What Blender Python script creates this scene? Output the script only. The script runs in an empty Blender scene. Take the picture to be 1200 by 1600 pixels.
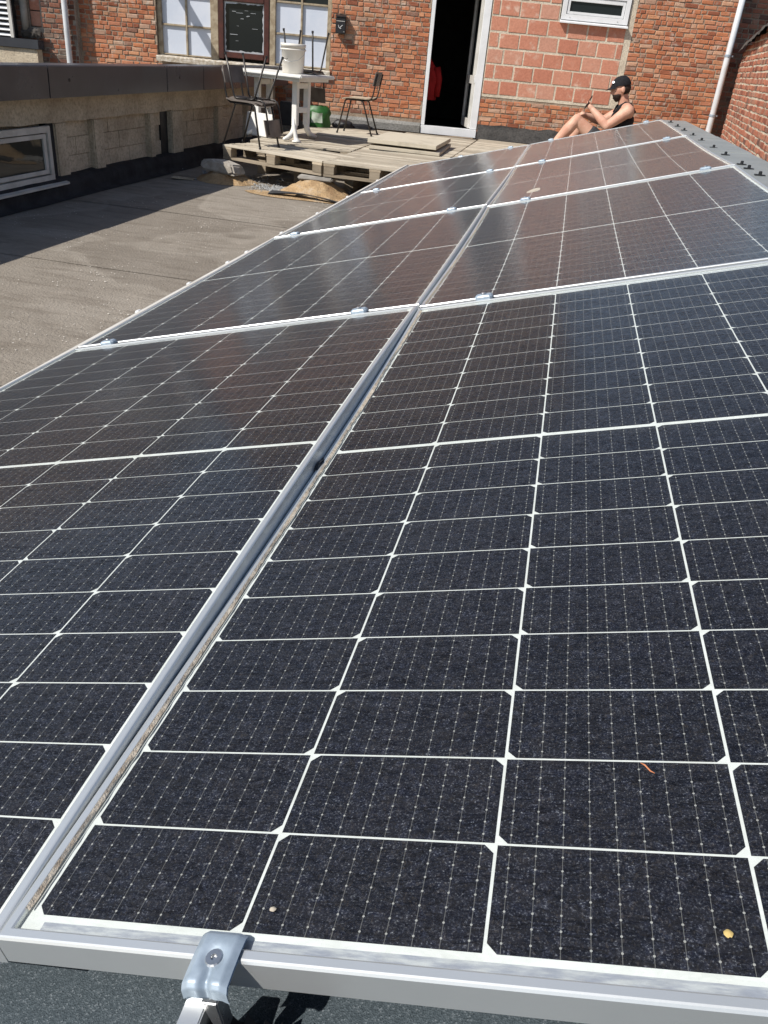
import bpy, bmesh, math, random
import numpy as np
from mathutils import Matrix, Vector, noise

random.seed(7)
R = math.radians
scene = bpy.context.scene
COL = scene.collection

# ------------------------------------------------------------------ camera, sky, sun, exposure
TILT = 0.2744                                   # slope of the panel field (15.7 degrees)
CAM = (0.2836, -0.3086, 1.40)
cam_d = bpy.data.cameras.new('camera')
cam = bpy.data.objects.new('camera', cam_d)
COL.objects.link(cam)
cx = Vector((0.97395, 0.21094, 0.08319))        # right
cy = -Vector((0.17660, -0.47551, -0.86180))     # up
cz = -Vector((-0.14224, 0.85404, -0.50038))     # back
cam.matrix_world = Matrix(((cx.x, cy.x, cz.x, CAM[0]), (cx.y, cy.y, cz.y, CAM[1]), (cx.z, cy.z, cz.z, CAM[2]), (0, 0, 0, 1)))
cam_d.sensor_fit = 'HORIZONTAL'
cam_d.sensor_width = 36.0
cam_d.lens = 36.0 * 1243.64 / 1200.0
cam_d.clip_start = 0.02
cam_d.clip_end = 500.0
scene.camera = cam

SUN = Vector((-0.71, -0.66, 1.0)).normalized()  # towards the sun
world = bpy.data.worlds.new('World')
scene.world = world
world.use_nodes = True
wn_ = world.node_tree.nodes
wn_.clear()
sky = wn_.new('ShaderNodeTexSky')
sky.sky_type = 'NISHITA'
sky.sun_disc = False
sky.sun_elevation = math.asin(SUN.z)
sky.sun_rotation = math.atan2(SUN.x, SUN.y) % (2 * math.pi)
bg = wn_.new('ShaderNodeBackground')
bg.inputs['Strength'].default_value = 0.085
wo = wn_.new('ShaderNodeOutputWorld')
world.node_tree.links.new(sky.outputs[0], bg.inputs[0])
world.node_tree.links.new(bg.outputs[0], wo.inputs[0])

sun_d = bpy.data.lights.new('sun', 'SUN')
sun_d.energy = 4.6
sun_d.angle = R(0.53)
sun_d.color = (1.0, 0.955, 0.89)
sun = bpy.data.objects.new('sun', sun_d)
COL.objects.link(sun)
sun.rotation_euler = SUN.to_track_quat('Z', 'Y').to_euler()
sun.location = (-6, -6, 10)

scene.view_settings.view_transform = 'Standard'
scene.view_settings.look = 'None'
scene.view_settings.exposure = 0.36
scene.view_settings.gamma = 1.0
scene.cycles.max_bounces = 8
scene.cycles.transparent_max_bounces = 12

# ------------------------------------------------------------------ mesh helpers
class MB:
    def __init__(self):
        self.v = []; self.f = []
    def box(self, x0, x1, y0, y1, z0, z1, M=None):
        b = len(self.v)
        for z in (z0, z1):
            for (x, y) in ((x0, y0), (x1, y0), (x1, y1), (x0, y1)):
                p = Vector((x, y, z))
                self.v.append(tuple(M @ p) if M else (x, y, z))
        for q in ((3, 2, 1, 0), (4, 5, 6, 7), (0, 1, 5, 4), (1, 2, 6, 5), (2, 3, 7, 6), (3, 0, 4, 7)):
            self.f.append(tuple(b + i for i in q))
        return self
    def quad(self, *ps):
        b = len(self.v); self.v += [tuple(p) for p in ps]
        self.f.append(tuple(range(b, b + len(ps)))); return self
    def prism(self, pts, axis, a0, a1, M=None):
        """polygon pts in the plane across `axis`, extruded from a0 to a1"""
        b = len(self.v); n = len(pts)
        for a in (a0, a1):
            for (p, q) in pts:
                c = {'x': (a, p, q), 'y': (p, a, q), 'z': (p, q, a)}[axis]
                self.v.append(tuple(M @ Vector(c)) if M else c)
        self.f.append(tuple(b + i for i in range(n))[::-1])
        self.f.append(tuple(b + n + i for i in range(n)))
        for i in range(n):
            j = (i + 1) % n
            self.f.append((b + i, b + j, b + n + j, b + n + i))
        return self
    def tube(self, pts, r, seg=8, caps=True):
        pts = [Vector(p) for p in pts]; n = len(pts)
        rs = r if isinstance(r, (list, tuple)) else [r] * n
        b = len(self.v); nrm = None
        for i, p in enumerate(pts):
            t = (pts[min(i + 1, n - 1)] - pts[max(i - 1, 0)]).normalized()
            if nrm is None:
                nrm = t.orthogonal().normalized()
            nrm = (nrm - t * nrm.dot(t)).normalized()
            bi = t.cross(nrm)
            for k in range(seg):
                a = 2 * math.pi * k / seg
                self.v.append(tuple(p + (nrm * math.cos(a) + bi * math.sin(a)) * rs[i]))
        for i in range(n - 1):
            for k in range(seg):
                k2 = (k + 1) % seg
                self.f.append((b + i * seg + k, b + i * seg + k2, b + (i + 1) * seg + k2, b + (i + 1) * seg + k))
        if caps:
            self.f.append(tuple(b + k for k in range(seg))[::-1])
            self.f.append(tuple(b + (n - 1) * seg + k for k in range(seg)))
        return self
    def lathe(self, prof, seg=24, M=None, cap0=True, cap1=True):
        b = len(self.v); n = len(prof)
        for (r, z) in prof:
            for k in range(seg):
                a = 2 * math.pi * k / seg
                p = Vector((r * math.cos(a), r * math.sin(a), z))
                self.v.append(tuple(M @ p) if M else tuple(p))
        for i in range(n - 1):
            for k in range(seg):
                k2 = (k + 1) % seg
                self.f.append((b + i * seg + k, b + i * seg + k2, b + (i + 1) * seg + k2, b + (i + 1) * seg + k))
        if cap0: self.f.append(tuple(b + k for k in range(seg))[::-1])
        if cap1: self.f.append(tuple(b + (n - 1) * seg + k for k in range(seg)))
        return self
    def grid(self, nu, nv, fn):
        b = len(self.v)
        for j in range(nv + 1):
            for i in range(nu + 1):
                self.v.append(tuple(fn(i / nu, j / nv)))
        for j in range(nv):
            for i in range(nu):
                a = b + j * (nu + 1) + i
                self.f.append((a, a + 1, a + nu + 2, a + nu + 1))
        return self
    def mesh(self, name, m=None, smooth=False):
        me = bpy.data.meshes.new(name)
        me.from_pydata(self.v, [], self.f)
        if smooth:
            me.polygons.foreach_set('use_smooth', [True] * len(me.polygons))
        me.update()
        if m: me.materials.append(m)
        return me
    def build(self, name, m=None, parent=None, smooth=False, loc=None, rot=None, bevel=0):
        me = self.mesh(name, m, smooth)
        if bevel:
            bm = bmesh.new(); bm.from_mesh(me)
            bmesh.ops.remove_doubles(bm, verts=bm.verts, dist=1e-6)
            es = [e for e in bm.edges if len(e.link_faces) == 2 and e.calc_face_angle(0) > 0.6]
            bmesh.ops.bevel(bm, geom=es, offset=bevel, segments=2, affect='EDGES', clamp_overlap=True)
            bm.to_mesh(me); bm.free()
        return link(name, me, parent, loc, rot)

def link(name, data, parent=None, loc=None, rot=None):
    o = bpy.data.objects.new(name, data)
    COL.objects.link(o)
    if parent: o.parent = parent
    if loc: o.location = loc
    if rot: o.rotation_euler = rot
    return o

def tag(o, label=None, cat=None, group=None, kind=None):
    if label: o['label'] = label
    if cat: o['category'] = cat
    if group: o['group'] = group
    if kind: o['kind'] = kind
    return o

def thing(name, label, cat, loc=(0, 0, 0), rot=(0, 0, 0), group=None):
    return tag(link(name, None, None, loc, rot), label, cat, group)

def copy_tree(o, parent=None):
    c = o.copy(); COL.objects.link(c); c.parent = parent
    for ch in o.children:
        copy_tree(ch, c)
    return c

# ------------------------------------------------------------------ material helpers
def srgb(r, g, b):
    f = lambda c: (c / 255) / 12.92 if c / 255 <= 0.04045 else ((c / 255 + 0.055) / 1.055) ** 2.4
    return (f(r), f(g), f(b), 1)

class NT:
    def __init__(self, name):
        self.m = bpy.data.materials.new(name); self.m.use_nodes = True
        self.t = self.m.node_tree; self.t.nodes.clear()
        self.out = self.n('ShaderNodeOutputMaterial')
    def n(self, typ, **kw):
        x = self.t.nodes.new(typ)
        for k, v in kw.items(): setattr(x, k, v)
        return x
    def l(self, a, b): self.t.links.new(a, b)
    def put(self, inp, v):
        if hasattr(v, 'is_linked') or hasattr(v, 'links'): self.l(v, inp)
        else: inp.default_value = v
    def math(self, op, a, b=0.0, c=0.0, clamp=False):
        x = self.n('ShaderNodeMath', operation=op, use_clamp=clamp)
        self.put(x.inputs[0], a); self.put(x.inputs[1], b); self.put(x.inputs[2], c)
        return x.outputs[0]
    def noise(self, vec, scale, detail=4, rough=0.55, dist=0.0):
        x = self.n('ShaderNodeTexNoise')
        if vec is not None: self.l(vec, x.inputs['Vector'])
        x.inputs['Scale'].default_value = scale; x.inputs['Detail'].default_value = detail
        x.inputs['Roughness'].default_value = rough; x.inputs['Distortion'].default_value = dist
        return x.outputs['Fac']
    def ramp(self, fac, stops, interp='LINEAR'):
        x = self.n('ShaderNodeValToRGB'); x.color_ramp.interpolation = interp
        e = x.color_ramp.elements
        while len(e) < len(stops): e.new(0.5)
        for k, (p, c) in enumerate(stops):
            e[k].position = p; e[k].color = c if len(c) == 4 else (*c, 1)
        self.put(x.inputs[0], fac)
        return x.outputs[0]
    def step(self, fac, lo, hi):
        x = self.n('ShaderNodeMapRange'); x.interpolation_type = 'SMOOTHSTEP'
        self.put(x.inputs[0], fac); x.inputs[1].default_value = lo; x.inputs[2].default_value = hi
        return x.outputs[0]
    def mix(self, fac, a, b, mode='MIX'):
        x = self.n('ShaderNodeMix', data_type='RGBA', blend_type=mode)
        self.put(x.inputs['Factor'], fac)
        for s, v in ((x.inputs[6], a), (x.inputs[7], b)):
            if isinstance(v, (tuple, list)): s.default_value = v if len(v) == 4 else (*v, 1)
            else: self.l(v, s)
        return x.outputs[2]
    def coord(self, which='Object'):
        return self.n('ShaderNodeTexCoord').outputs[which]
    def pos(self): return self.n('ShaderNodeNewGeometry').outputs['Position']
    def sep(self, v):
        x = self.n('ShaderNodeSeparateXYZ'); self.l(v, x.inputs[0]); return x.outputs
    def scale(self, v, s):
        x = self.n('ShaderNodeVectorMath', operation='MULTIPLY'); self.l(v, x.inputs[0]); x.inputs[1].default_value = s
        return x.outputs[0]
    def bump(self, h, strength=0.3, dist=0.01, normal=None):
        x = self.n('ShaderNodeBump'); x.inputs['Strength'].default_value = strength; x.inputs['Distance'].default_value = dist
        self.put(x.inputs['Height'], h)
        if normal: self.l(normal, x.inputs['Normal'])
        return x.outputs[0]
    def pbsdf(self, color, rough=0.6, metal=0.0, normal=None, spec=0.5, **kw):
        x = self.n('ShaderNodeBsdfPrincipled')
        self.put(x.inputs['Base Color'], color if not isinstance(color, tuple) or len(color) == 4 else (*color, 1))
        self.put(x.inputs['Roughness'], rough); self.put(x.inputs['Metallic'], metal)
        x.inputs['Specular IOR Level'].default_value = spec
        if normal: self.l(normal, x.inputs['Normal'])
        for k, v in kw.items(): self.put(x.inputs[k], v)
        return x.outputs[0]
    def done(self, s):
        self.l(s, self.out.inputs[0]); return self.m

def simple(name, c1, c2=None, rough=0.6, metal=0.0, scale=6.0, bump=0.0, bscale=60.0, bdist=0.003, spec=0.4, vec='Object', stretch=None):
    """noise-mottled paint / plastic / metal / cloth"""
    t = NT(name)
    co = t.coord(vec)
    if stretch: co = t.scale(co, stretch)
    c2 = c2 or tuple(x * 0.72 for x in c1[:3])
    n1 = t.noise(co, scale, 6, 0.6)
    col = t.mix(t.step(n1, 0.35, 0.68), c1, c2)
    nm = t.bump(t.noise(co, bscale, 4), bump, bdist) if bump else None
    rv = t.math('ADD', rough, t.math('MULTIPLY', t.math('SUBTRACT', n1, 0.5), 0.25))
    return t.done(t.pbsdf(col, rv, metal, nm, spec))

def wood(name, c1, c2, axis=0, rough=0.75):
    t = NT(name)
    co = t.pos(); inf = t.n('ShaderNodeObjectInfo')
    off = t.n('ShaderNodeVectorMath', operation='ADD'); t.l(t.coord('Object'), off.inputs[0])
    cmb = t.n('ShaderNodeCombineXYZ')
    for i in range(3): t.l(t.math('MULTIPLY', inf.outputs['Random'], 37.0 + 11 * i), cmb.inputs[i])
    t.l(cmb.outputs[0], off.inputs[1])
    s = [60, 60, 60]; s[axis] = 3.0
    g = t.noise(t.scale(off.outputs[0], s), 1.0, 5, 0.6, 0.3)
    big = t.noise(off.outputs[0], 5.0, 4)
    tone = t.math('ADD', t.math('MULTIPLY', g, 0.6), t.math('MULTIPLY', t.math('SUBTRACT', inf.outputs['Random'], 0.5), 0.5))
    col = t.mix(t.step(tone, 0.05, 0.6), c2, c1)
    col = t.mix(t.math('MULTIPLY', t.step(big, 0.5, 0.75), 0.5), col, tuple(x * 0.55 for x in c2[:3]))
    return t.done(t.pbsdf(col, rough, 0, t.bump(g, 0.35, 0.004), 0.25))

def brick_mat(name, stops, stain=(0.52, 0.47, 0.40), stain_amt=0.5, dark_amt=0.5):
    t = NT(name)
    inf = t.n('ShaderNodeObjectInfo'); geo = t.n('ShaderNodeNewGeometry')
    rnd = t.math('FRACT', t.math('ADD', t.math('MULTIPLY', inf.outputs['Random'], 7.31), t.math('MULTIPLY', geo.outputs['Random Per Island'], 3.77)))
    col = t.ramp(rnd, stops)
    p = geo.outputs['Position']
    n1 = t.noise(p, 34.0, 6, 0.65); n2 = t.noise(p, 2.6, 5, 0.6); n3 = t.noise(p, 9.0, 5, 0.62)
    col = t.mix(t.math('MULTIPLY', t.step(n1, 0.3, 0.75), 0.4), col, t.mix(1.0, col, (0.5, 0.42, 0.38), 'MULTIPLY'))
    col = t.mix(t.math('MULTIPLY', t.math('MULTIPLY', t.step(n3, 0.5, 0.72), t.step(n2, 0.42, 0.62)), stain_amt), col, stain)
    col = t.mix(t.math('MULTIPLY', t.step(t.noise(p, 1.3, 5, 0.6), 0.52, 0.72), dark_amt), col, t.mix(1.0, col, (0.42, 0.38, 0.36), 'MULTIPLY'))
    nm = t.bump(t.math('ADD', n1, t.noise(p, 120.0, 3)), 0.55, 0.006)
    return t.done(t.pbsdf(col, 0.92, 0, nm, 0.15))

M = {}
M['brick'] = brick_mat('old_orange_brick', [(0, (.27, .10, .06)), (.2, (.42, .155, .08)), (.45, (.52, .21, .105)), (.65, (.46, .195, .115)), (.85, (.56, .275, .15)), (.95, (.52, .345, .245)), (1, (.24, .12, .085))], stain_amt=0.85)
M['brick_red'] = brick_mat('weathered_red_brick', [(0, (.20, .075, .052)), (.3, (.40, .155, .10)), (.6, (.46, .19, .12)), (.8, (.37, .20, .14)), (1, (.15, .085, .07))], stain_amt=0.45, dark_amt=0.3)
M['brick_grey'] = brick_mat('soot_grey_brick', [(0, (.10, .06, .05)), (.3, (.24, .11, .075)), (.55, (.33, .13, .075)), (.75, (.25, .17, .13)), (1, (.13, .10, .085))], stain=(.42, .39, .33), stain_amt=0.8, dark_amt=0.6)
M['block'] = brick_mat('terracotta_block', [(0, (.50, .21, .14)), (.4, (.55, .245, .165)), (.7, (.59, .28, .19)), (1, (.55, .30, .22))], stain=(.66, .50, .40), stain_amt=0.85, dark_amt=0.12)

def mortar(name, c1, c2):
    t = NT(name); p = t.pos()
    a = t.noise(p, 3.0, 6, 0.65); b = t.noise(p, 45.0, 5, 0.6)
    col = t.mix(t.step(a, 0.35, 0.7), c1, c2)
    col = t.mix(t.math('MULTIPLY', t.step(b, 0.4, 0.7), 0.5), col, tuple(x * 0.5 for x in c2))
    return t.done(t.pbsdf(col, 0.95, 0, t.bump(t.math('ADD', a, b), 0.6, 0.01), 0.1))
M['mortar'] = mortar('lime_mortar', (.40, .32, .24), (.26, .19, .14))
M['mortar_pale'] = mortar('pale_mortar', (.66, .59, .47), (.52, .45, .35))
M['mortar_grey'] = mortar('grey_mortar', (.35, .31, .26), (.22, .19, .16))
M['cement'] = mortar('grey_cement', (.30, .29, .27), (.20, .195, .18))
M['tar_plinth'] = mortar('tarred_plinth', (.10, .095, .09), (.045, .045, .045))
M['concrete'] = mortar('old_concrete', (.62, .53, .40), (.43, .355, .26))
M['concrete_d'] = mortar('darker_concrete', (.50, .425, .315), (.30, .25, .185))  # darker concrete tone for the set-back parapet wall and the offcut
M['coping'] = simple('anthracite_coping', (.045, .049, .060), (.034, .036, .043), 0.30, 0.0, 3, 0.05, spec=0.4)
M['kerb'] = simple('black_felt_upstand', (.030, .031, .034), (.018, .018, .02), 0.8, 0, 7, 0.5, 80, 0.004, 0.25)
M['pvc'] = simple('white_pvc', (.74, .75, .76), (.66, .67, .67), 0.35, 0, 4, spec=0.45)
M['pvc_grey'] = simple('dull_pvc', (.60, .58, .54), (.48, .46, .42), 0.45, 0, 6, spec=0.4)
M['pipe'] = simple('grey_pvc_pipe', (.58, .60, .62), (.50, .51, .52), 0.38, 0, 5, spec=0.45)
M['alu_pale'] = simple('anodised_aluminium', (.74, .75, .74), (.66, .67, .66), 0.34, 0.85, 9, 0.06, 300, 0.0006)
M['frame'] = simple('panel_frame_aluminium', (.68, .70, .70), (.60, .62, .62), 0.38, 0.68, 3, 0.08, 260, 0.0006, stretch=(1, 0.15, 1))
M['galv'] = simple('galvanised_steel', (.36, .43, .50), (.27, .33, .39), 0.45, 0.35, 60, 0.12, 240, 0.0008)
M['steel'] = simple('zinc_screw', (.55, .56, .57), (.42, .43, .43), 0.3, 0.9, 90)
M['black_plastic'] = simple('black_plastic', (.018, .018, .02), (.012, .012, .013), 0.42, 0, 12, spec=0.45)
M['black'] = simple('black_paint', (.02, .02, .022), (.012, .012, .014), 0.5, 0, 12)
M['zinc'] = simple('grey_flashing_sheet', (.36, .375, .355), (.29, .305, .29), 0.42, 0.35, 3.5, 0.06, 40, 0.002)
M['chair_metal'] = simple('brown_black_tube', (.045, .04, .036), (.028, .025, .023), 0.35, 0.3, 20)
M['chair_ply'] = simple('worn_plywood', (.46, .38, .28), (.34, .27, .19), 0.55, 0, 9, 0.1, 60)
M['chair_ply_dark'] = simple('dark_stained_plywood', (.17, .145, .125), (.11, .092, .08), 0.5, 0, 9, 0.1, 60)
M['white_plastic'] = simple('white_garden_plastic', (.76, .75, .72), (.66, .65, .60), 0.42, 0, 5)
M['bucket'] = simple('white_bucket_plastic', (.74, .70, .63), (.66, .62, .55), 0.4, 0, 6)
M['green'] = simple('green_woven_bag', (.025, .12, .022), (.015, .07, .013), 0.5, 0, 14, 0.3, 60, 0.004)
M['bag_print'] = simple('pale_bag_print', (.42, .47, .40), (.30, .36, .28), 0.5, 0, 20)
M['window_wood'] = simple('flaking_beige_paint', (.40, .335, .235), (.26, .20, .13), 0.7, 0, 14, 0.5, 60, 0.003)
M['sill_wood'] = simple('sill_with_flaking_white_paint', (.33, .275, .20), (.58, .54, .47), 0.7, 0, 22, 0.6, 50, 0.004)
M['red_wood'] = simple('dark_red_window_wood', (.085, .026, .018), (.05, .017, .012), 0.5, 0, 12, 0.3, 60)
M['pane_white'] = simple('white_covered_pane', (.62, .66, .74), (.56, .61, .70), 0.22, 0, 3, spec=0.5)
M['foil'] = simple('silver_tape', (.60, .62, .65), (.50, .52, .55), 0.3, 0.3, 30, 0.3, 40)
M['rubber'] = simple('black_rubber_flap', (.055, .055, .056), (.035, .035, .036), 0.65, 0, 8, 0.3, 40)
M['stone'] = simple('pale_stone', (.42, .39, .35), (.28, .25, .21), 0.9, 0, 9, 0.6, 40, 0.006)
M['slab'] = simple('grey_slab', (.34, .32, .29), (.24, .225, .20), 0.9, 0, 7, 0.5, 50, 0.005)
M['pallet'] = wood('weathered_pallet_wood', (.54, .485, .39), (.33, .285, .22))
M['pallet_low'] = wood('shade_toned_pallet_wood', (.33, .275, .205), (.20, .165, .12))  # blocks and bottom boards: shade below the deck top put into the colour
M['pallet_y'] = wood('weathered_pallet_cross_wood', (.50, .42, .31), (.31, .25, .18), axis=1)
M['ply'] = wood('grey_plywood_sheet', (.52, .47, .375), (.42, .375, .295))
M['skin'] = simple('skin', (.60, .36, .26), (.50, .255, .175), 0.55, 0, 9, 0.05, 90, spec=0.35)
M['cloth_black'] = simple('black_cotton', (.016, .016, .019), (.010, .010, .012), 0.85, 0, 40, 0.2, 200, 0.002, 0.2)
M['cloth_grey'] = simple('charcoal_shorts', (.035, .036, .04), (.055, .056, .06), 0.85, 0, 25, 0.2, 160, 0.002, 0.2)
M['cloth_light'] = simple('pale_grey_cloth', (.45, .46, .46), (.36, .37, .38), 0.85, 0, 25)
M['hair'] = simple('dark_brown_hair', (.030, .018, .012), (.018, .011, .008), 0.7, 0, 80, 0.5, 300, 0.002)
M['eye'] = simple('dark_eye', (.02, .015, .012), None, 0.2)
M['red_cloth'] = simple('red_jacket_cloth', (.42, .012, .012), (.30, .008, .008), 0.8, 0, 8, 0.4, 30, 0.01)
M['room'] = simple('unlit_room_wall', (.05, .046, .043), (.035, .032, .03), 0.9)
M['moss'] = simple('mossy_coping_stone', (.095, .085, .078), (.045, .04, .036), 0.95, 0, 14, 0.9, 40, 0.012, 0.1)
M['roof_slate'] = simple('dark_roof_covering', (.07, .065, .065), (.045, .042, .042), 0.8)
M['twig'] = simple('dry_orange_twig', (.52, .20, .09), (.40, .15, .07), 0.8)
M['lichen'] = simple('yellow_lichen', (.50, .36, .12), (.42, .32, .14), 0.9)
M['dropping'] = simple('dried_dropping', (.42, .38, .31), (.33, .28, .22), 0.9)
M['gravel'] = simple('grey_gravel', (.33, .33, .32), (.20, .20, .195), 0.9, 0, 30)

def sand_mat():
    t = NT('sandy_rubble'); p = t.pos()
    a = t.noise(p, 6.0, 6, 0.65); b = t.noise(p, 60.0, 5, 0.6)
    col = t.ramp(a, [(.25, (.24, .15, .08)), (.5, (.42, .29, .16)), (.62, (.45, .35, .24)), (.8, (.33, .26, .19))])
    col = t.mix(t.math('MULTIPLY', t.step(b, .45, .7), .5), col, (.22, .16, .11))
    return t.done(t.pbsdf(col, .95, 0, t.bump(t.math('ADD', a, b), .8, .02), .1))
M['sand'] = sand_mat()
M['flake'] = simple('pale_flake', (.62, .58, .52), (.50, .46, .40), .6)

def felt_mat():
    """dusty brown-grey bitumen felt on the flat roof: light dust veil, darker damp patches, tiny pale chips"""
    t = NT('dusty_roofing_felt'); p = t.pos()
    big = t.noise(p, 0.9, 6, 0.62); med = t.noise(p, 5.0, 6, 0.65, 0.4); fine = t.noise(p, 70.0, 4, 0.6); streak = t.noise(t.scale(p, (1.2, 6.0, 1.0)), 2.0, 5, 0.6)
    col = t.ramp(big, [(.36, (.215, .187, .152)), (.5, (.258, .227, .188)), (.64, (.31, .276, .232))])
    col = t.mix(t.math('MULTIPLY', t.step(med, .48, .72), .55), col, (.33, .29, .242))
    col = t.mix(t.math('MULTIPLY', t.step(streak, .48, .66), .55), col, (.15, .125, .098))
    col = t.mix(t.math('MULTIPLY', t.step(fine, .35, .7), .3), col, (.16, .136, .108))
    pud = t.noise(p, .55, 3, .5, .5)
    ring = t.step(t.math('ABSOLUTE', t.math('SUBTRACT', pud, .53)), .022, .004)
    col = t.mix(t.math('MULTIPLY', t.step(pud, .53, .56), .30), col, (.125, .104, .082))
    col = t.mix(t.math('MULTIPLY', ring, .18), col, (.36, .325, .275))
    v = t.n('ShaderNodeTexVoronoi'); v.feature = 'F1'; v.inputs['Scale'].default_value = 13.0
    t.l(t.pos(), v.inputs['Vector'])
    sp = t.math('LESS_THAN', v.outputs['Distance'], t.math('MULTIPLY', t.step(med, .45, .8), 0.17))
    col = t.mix(t.math('MULTIPLY', sp, .75), col, (.60, .57, .52))
    nm = t.bump(t.math('ADD', t.math('MULTIPLY', med, .8), fine), .8, .012)
    return t.done(t.pbsdf(col, .78, 0, nm, .3))
M['felt'] = felt_mat()

def mineral_felt():
    t = NT('slate_mineral_felt'); p = t.pos()
    v = t.n('ShaderNodeTexVoronoi'); v.inputs['Scale'].default_value = 850.0; t.l(p, v.inputs['Vector'])
    s = t.sep(v.outputs['Color'])
    col = t.ramp(s[0], [(0, (.030, .042, .050)), (.5, (.045, .060, .070)), (.9, (.066, .084, .096)), (1, (.13, .15, .165))])
    big = t.noise(p, 14.0, 5)
    col = t.mix(t.math('MULTIPLY', t.step(big, .5, .75), .35), col, (.06, .066, .07))
    return t.done(t.pbsdf(col, .85, 0, t.bump(v.outputs['Distance'], .5, .0015), .35))
M['mineral_felt'] = mineral_felt()

def cell_mat():
    """mono silicon half cell: nine hair-fine busbars with solder dots, faint fingers and mottling"""
    t = NT('silicon_half_cell'); co = t.coord('Object'); s = t.sep(co)
    inf = t.n('ShaderNodeObjectInfo')
    pitch = .166 / 9
    u = t.math('FRACT', t.math('ADD', t.math('DIVIDE', s[0], pitch), 100.5))
    du = t.math('MULTIPLY', t.math('ABSOLUTE', t.math('SUBTRACT', u, .5)), pitch)
    line = t.math('LESS_THAN', du, .00022)
    dp = .0113
    w = t.math('FRACT', t.math('ADD', t.math('DIVIDE', s[1], dp), 100.5))
    dw = t.math('MULTIPLY', t.math('ABSOLUTE', t.math('SUBTRACT', w, .5)), dp)
    rr = t.math('SQRT', t.math('ADD', t.math('MULTIPLY', du, du), t.math('MULTIPLY', dw, dw)))
    dot = t.math('LESS_THAN', rr, .00085)
    p = t.pos()
    n = t.noise(p, 620.0, 2, .75); big = t.noise(p, 30.0, 4, .6)
    col = t.ramp(n, [(.38, (.0025, .0032, .0075)), (.54, (.0080, .0095, .0175)), (.63, (.038, .041, .054)), (.75, (.16, .165, .18))])  # pale upper stops paint the sparkle of the textured glass as specks
    n2 = t.noise(t.scale(p, (1.0, .7, 1.0)), 170.0, 2, .6)
    col = t.mix(t.step(n2, .5, .68), col, t.mix(1.0, col, (1.9, 1.9, 1.9), 'MULTIPLY'))
    col = t.mix(t.math('MULTIPLY', t.step(n2, .52, .34), .35), col, (.003, .003, .007))
    cr = t.noise(t.scale(p, (1.0, 3.6, 1.0)), 16.0, 4, .7, 1.6)
    crack = t.math('LESS_THAN', t.math('ABSOLUTE', t.math('SUBTRACT', cr, .5)), .022)
    col = t.mix(t.math('MULTIPLY', crack, .75), col, (.0015, .0015, .003))
    col = t.mix(t.math('MULTIPLY', t.step(big, .5, .75), .35), col, (.005, .005, .008))
    col = t.mix(t.math('MULTIPLY', line, .45), col, (.24, .24, .235))
    col = t.mix(t.math('MULTIPLY', dot, .62), col, (.48, .48, .47))
    return t.done(t.pbsdf(col, .5, 0, t.bump(n, .2, .0006), .3))
M['cell'] = cell_mat()
M['backsheet'] = simple('white_backsheet', (.66, .68, .68), (.58, .60, .59), 0.6, 0, 12)
M['ribbon'] = simple('tinned_ribbon', (.30, .32, .38), (.50, .52, .54), 0.45, 0.2, 38, stretch=(1, 6, 1))

def glass_mat():
    """prismatic solar glass: clear sheet with a fresnel gloss and a thin film of dust"""
    t = NT('dusty_solar_glass'); p = t.pos()
    fine = t.noise(p, 330.0, 3, .65); med = t.noise(p, 38.0, 5, .62, .6); big = t.noise(p, 2.2, 5, .6)
    wav = t.noise(t.scale(p, (1.0, 3.2, 1.0)), 60.0, 4, .65, 1.2)
    h = t.math('ADD', t.math('MULTIPLY', fine, .5), t.math('MULTIPLY', wav, .8))
    nm = t.bump(h, .10, .0012)
    gl = t.n('ShaderNodeBsdfGlossy'); gl.inputs['Roughness'].default_value = .11; t.l(nm, gl.inputs['Normal'])
    tr = t.n('ShaderNodeBsdfTransparent'); tr.inputs[0].default_value = (.96, .98, .97, 1)
    fr = t.n('ShaderNodeFresnel'); fr.inputs['IOR'].default_value = 1.40
    mx = t.n('ShaderNodeMixShader'); t.l(tr.outputs[0], mx.inputs[1]); t.l(gl.outputs[0], mx.inputs[2])
    cr = t.noise(t.scale(p, (1.0, 3.4, 1.0)), 17.0, 4, .7, 1.8)
    run = t.step(t.math('ABSOLUTE', t.math('SUBTRACT', cr, .5)), .040, .012)
    t.l(t.math('MULTIPLY', fr.outputs[0], t.math('SUBTRACT', 1.0, t.math('MULTIPLY', run, .75))), mx.inputs[0])
    du = t.n('ShaderNodeBsdfDiffuse'); du.inputs[0].default_value = (.42, .36, .29, 1)
    sp = t.step(t.noise(t.scale(p, (1.0, .55, 1.0)), 430.0, 2, .8), .52, .72)
    df = t.math('ADD', t.math('MULTIPLY', t.step(big, .3, .75), .010), t.math('ADD', t.math('MULTIPLY', t.step(med, .4, .75), .010), t.math('MULTIPLY', sp, .052)))
    df = t.math('ADD', df, .008)
    df = t.math('MULTIPLY', df, t.math('SUBTRACT', 1.0, t.math('MULTIPLY', run, .85)))
    blot = t.step(t.noise(t.scale(p, (1.0, .5, 1.0)), 5.0, 5, .65, .8), .56, .74)
    df = t.math('ADD', df, t.math('MULTIPLY', blot, .012))
    m2 = t.n('ShaderNodeMixShader'); t.l(df, m2.inputs[0]); t.l(mx.outputs[0], m2.inputs[1]); t.l(du.outputs[0], m2.inputs[2])
    sh = t.n('ShaderNodeBsdfSheen'); sh.inputs['Color'].default_value = (.80, .77, .72, 1); sh.inputs['Roughness'].default_value = .22
    ad = t.n('ShaderNodeAddShader'); t.l(m2.outputs[0], ad.inputs[0]); t.l(sh.outputs[0], ad.inputs[1])
    return t.done(ad.outputs[0])
M['glass'] = glass_mat()

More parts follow.
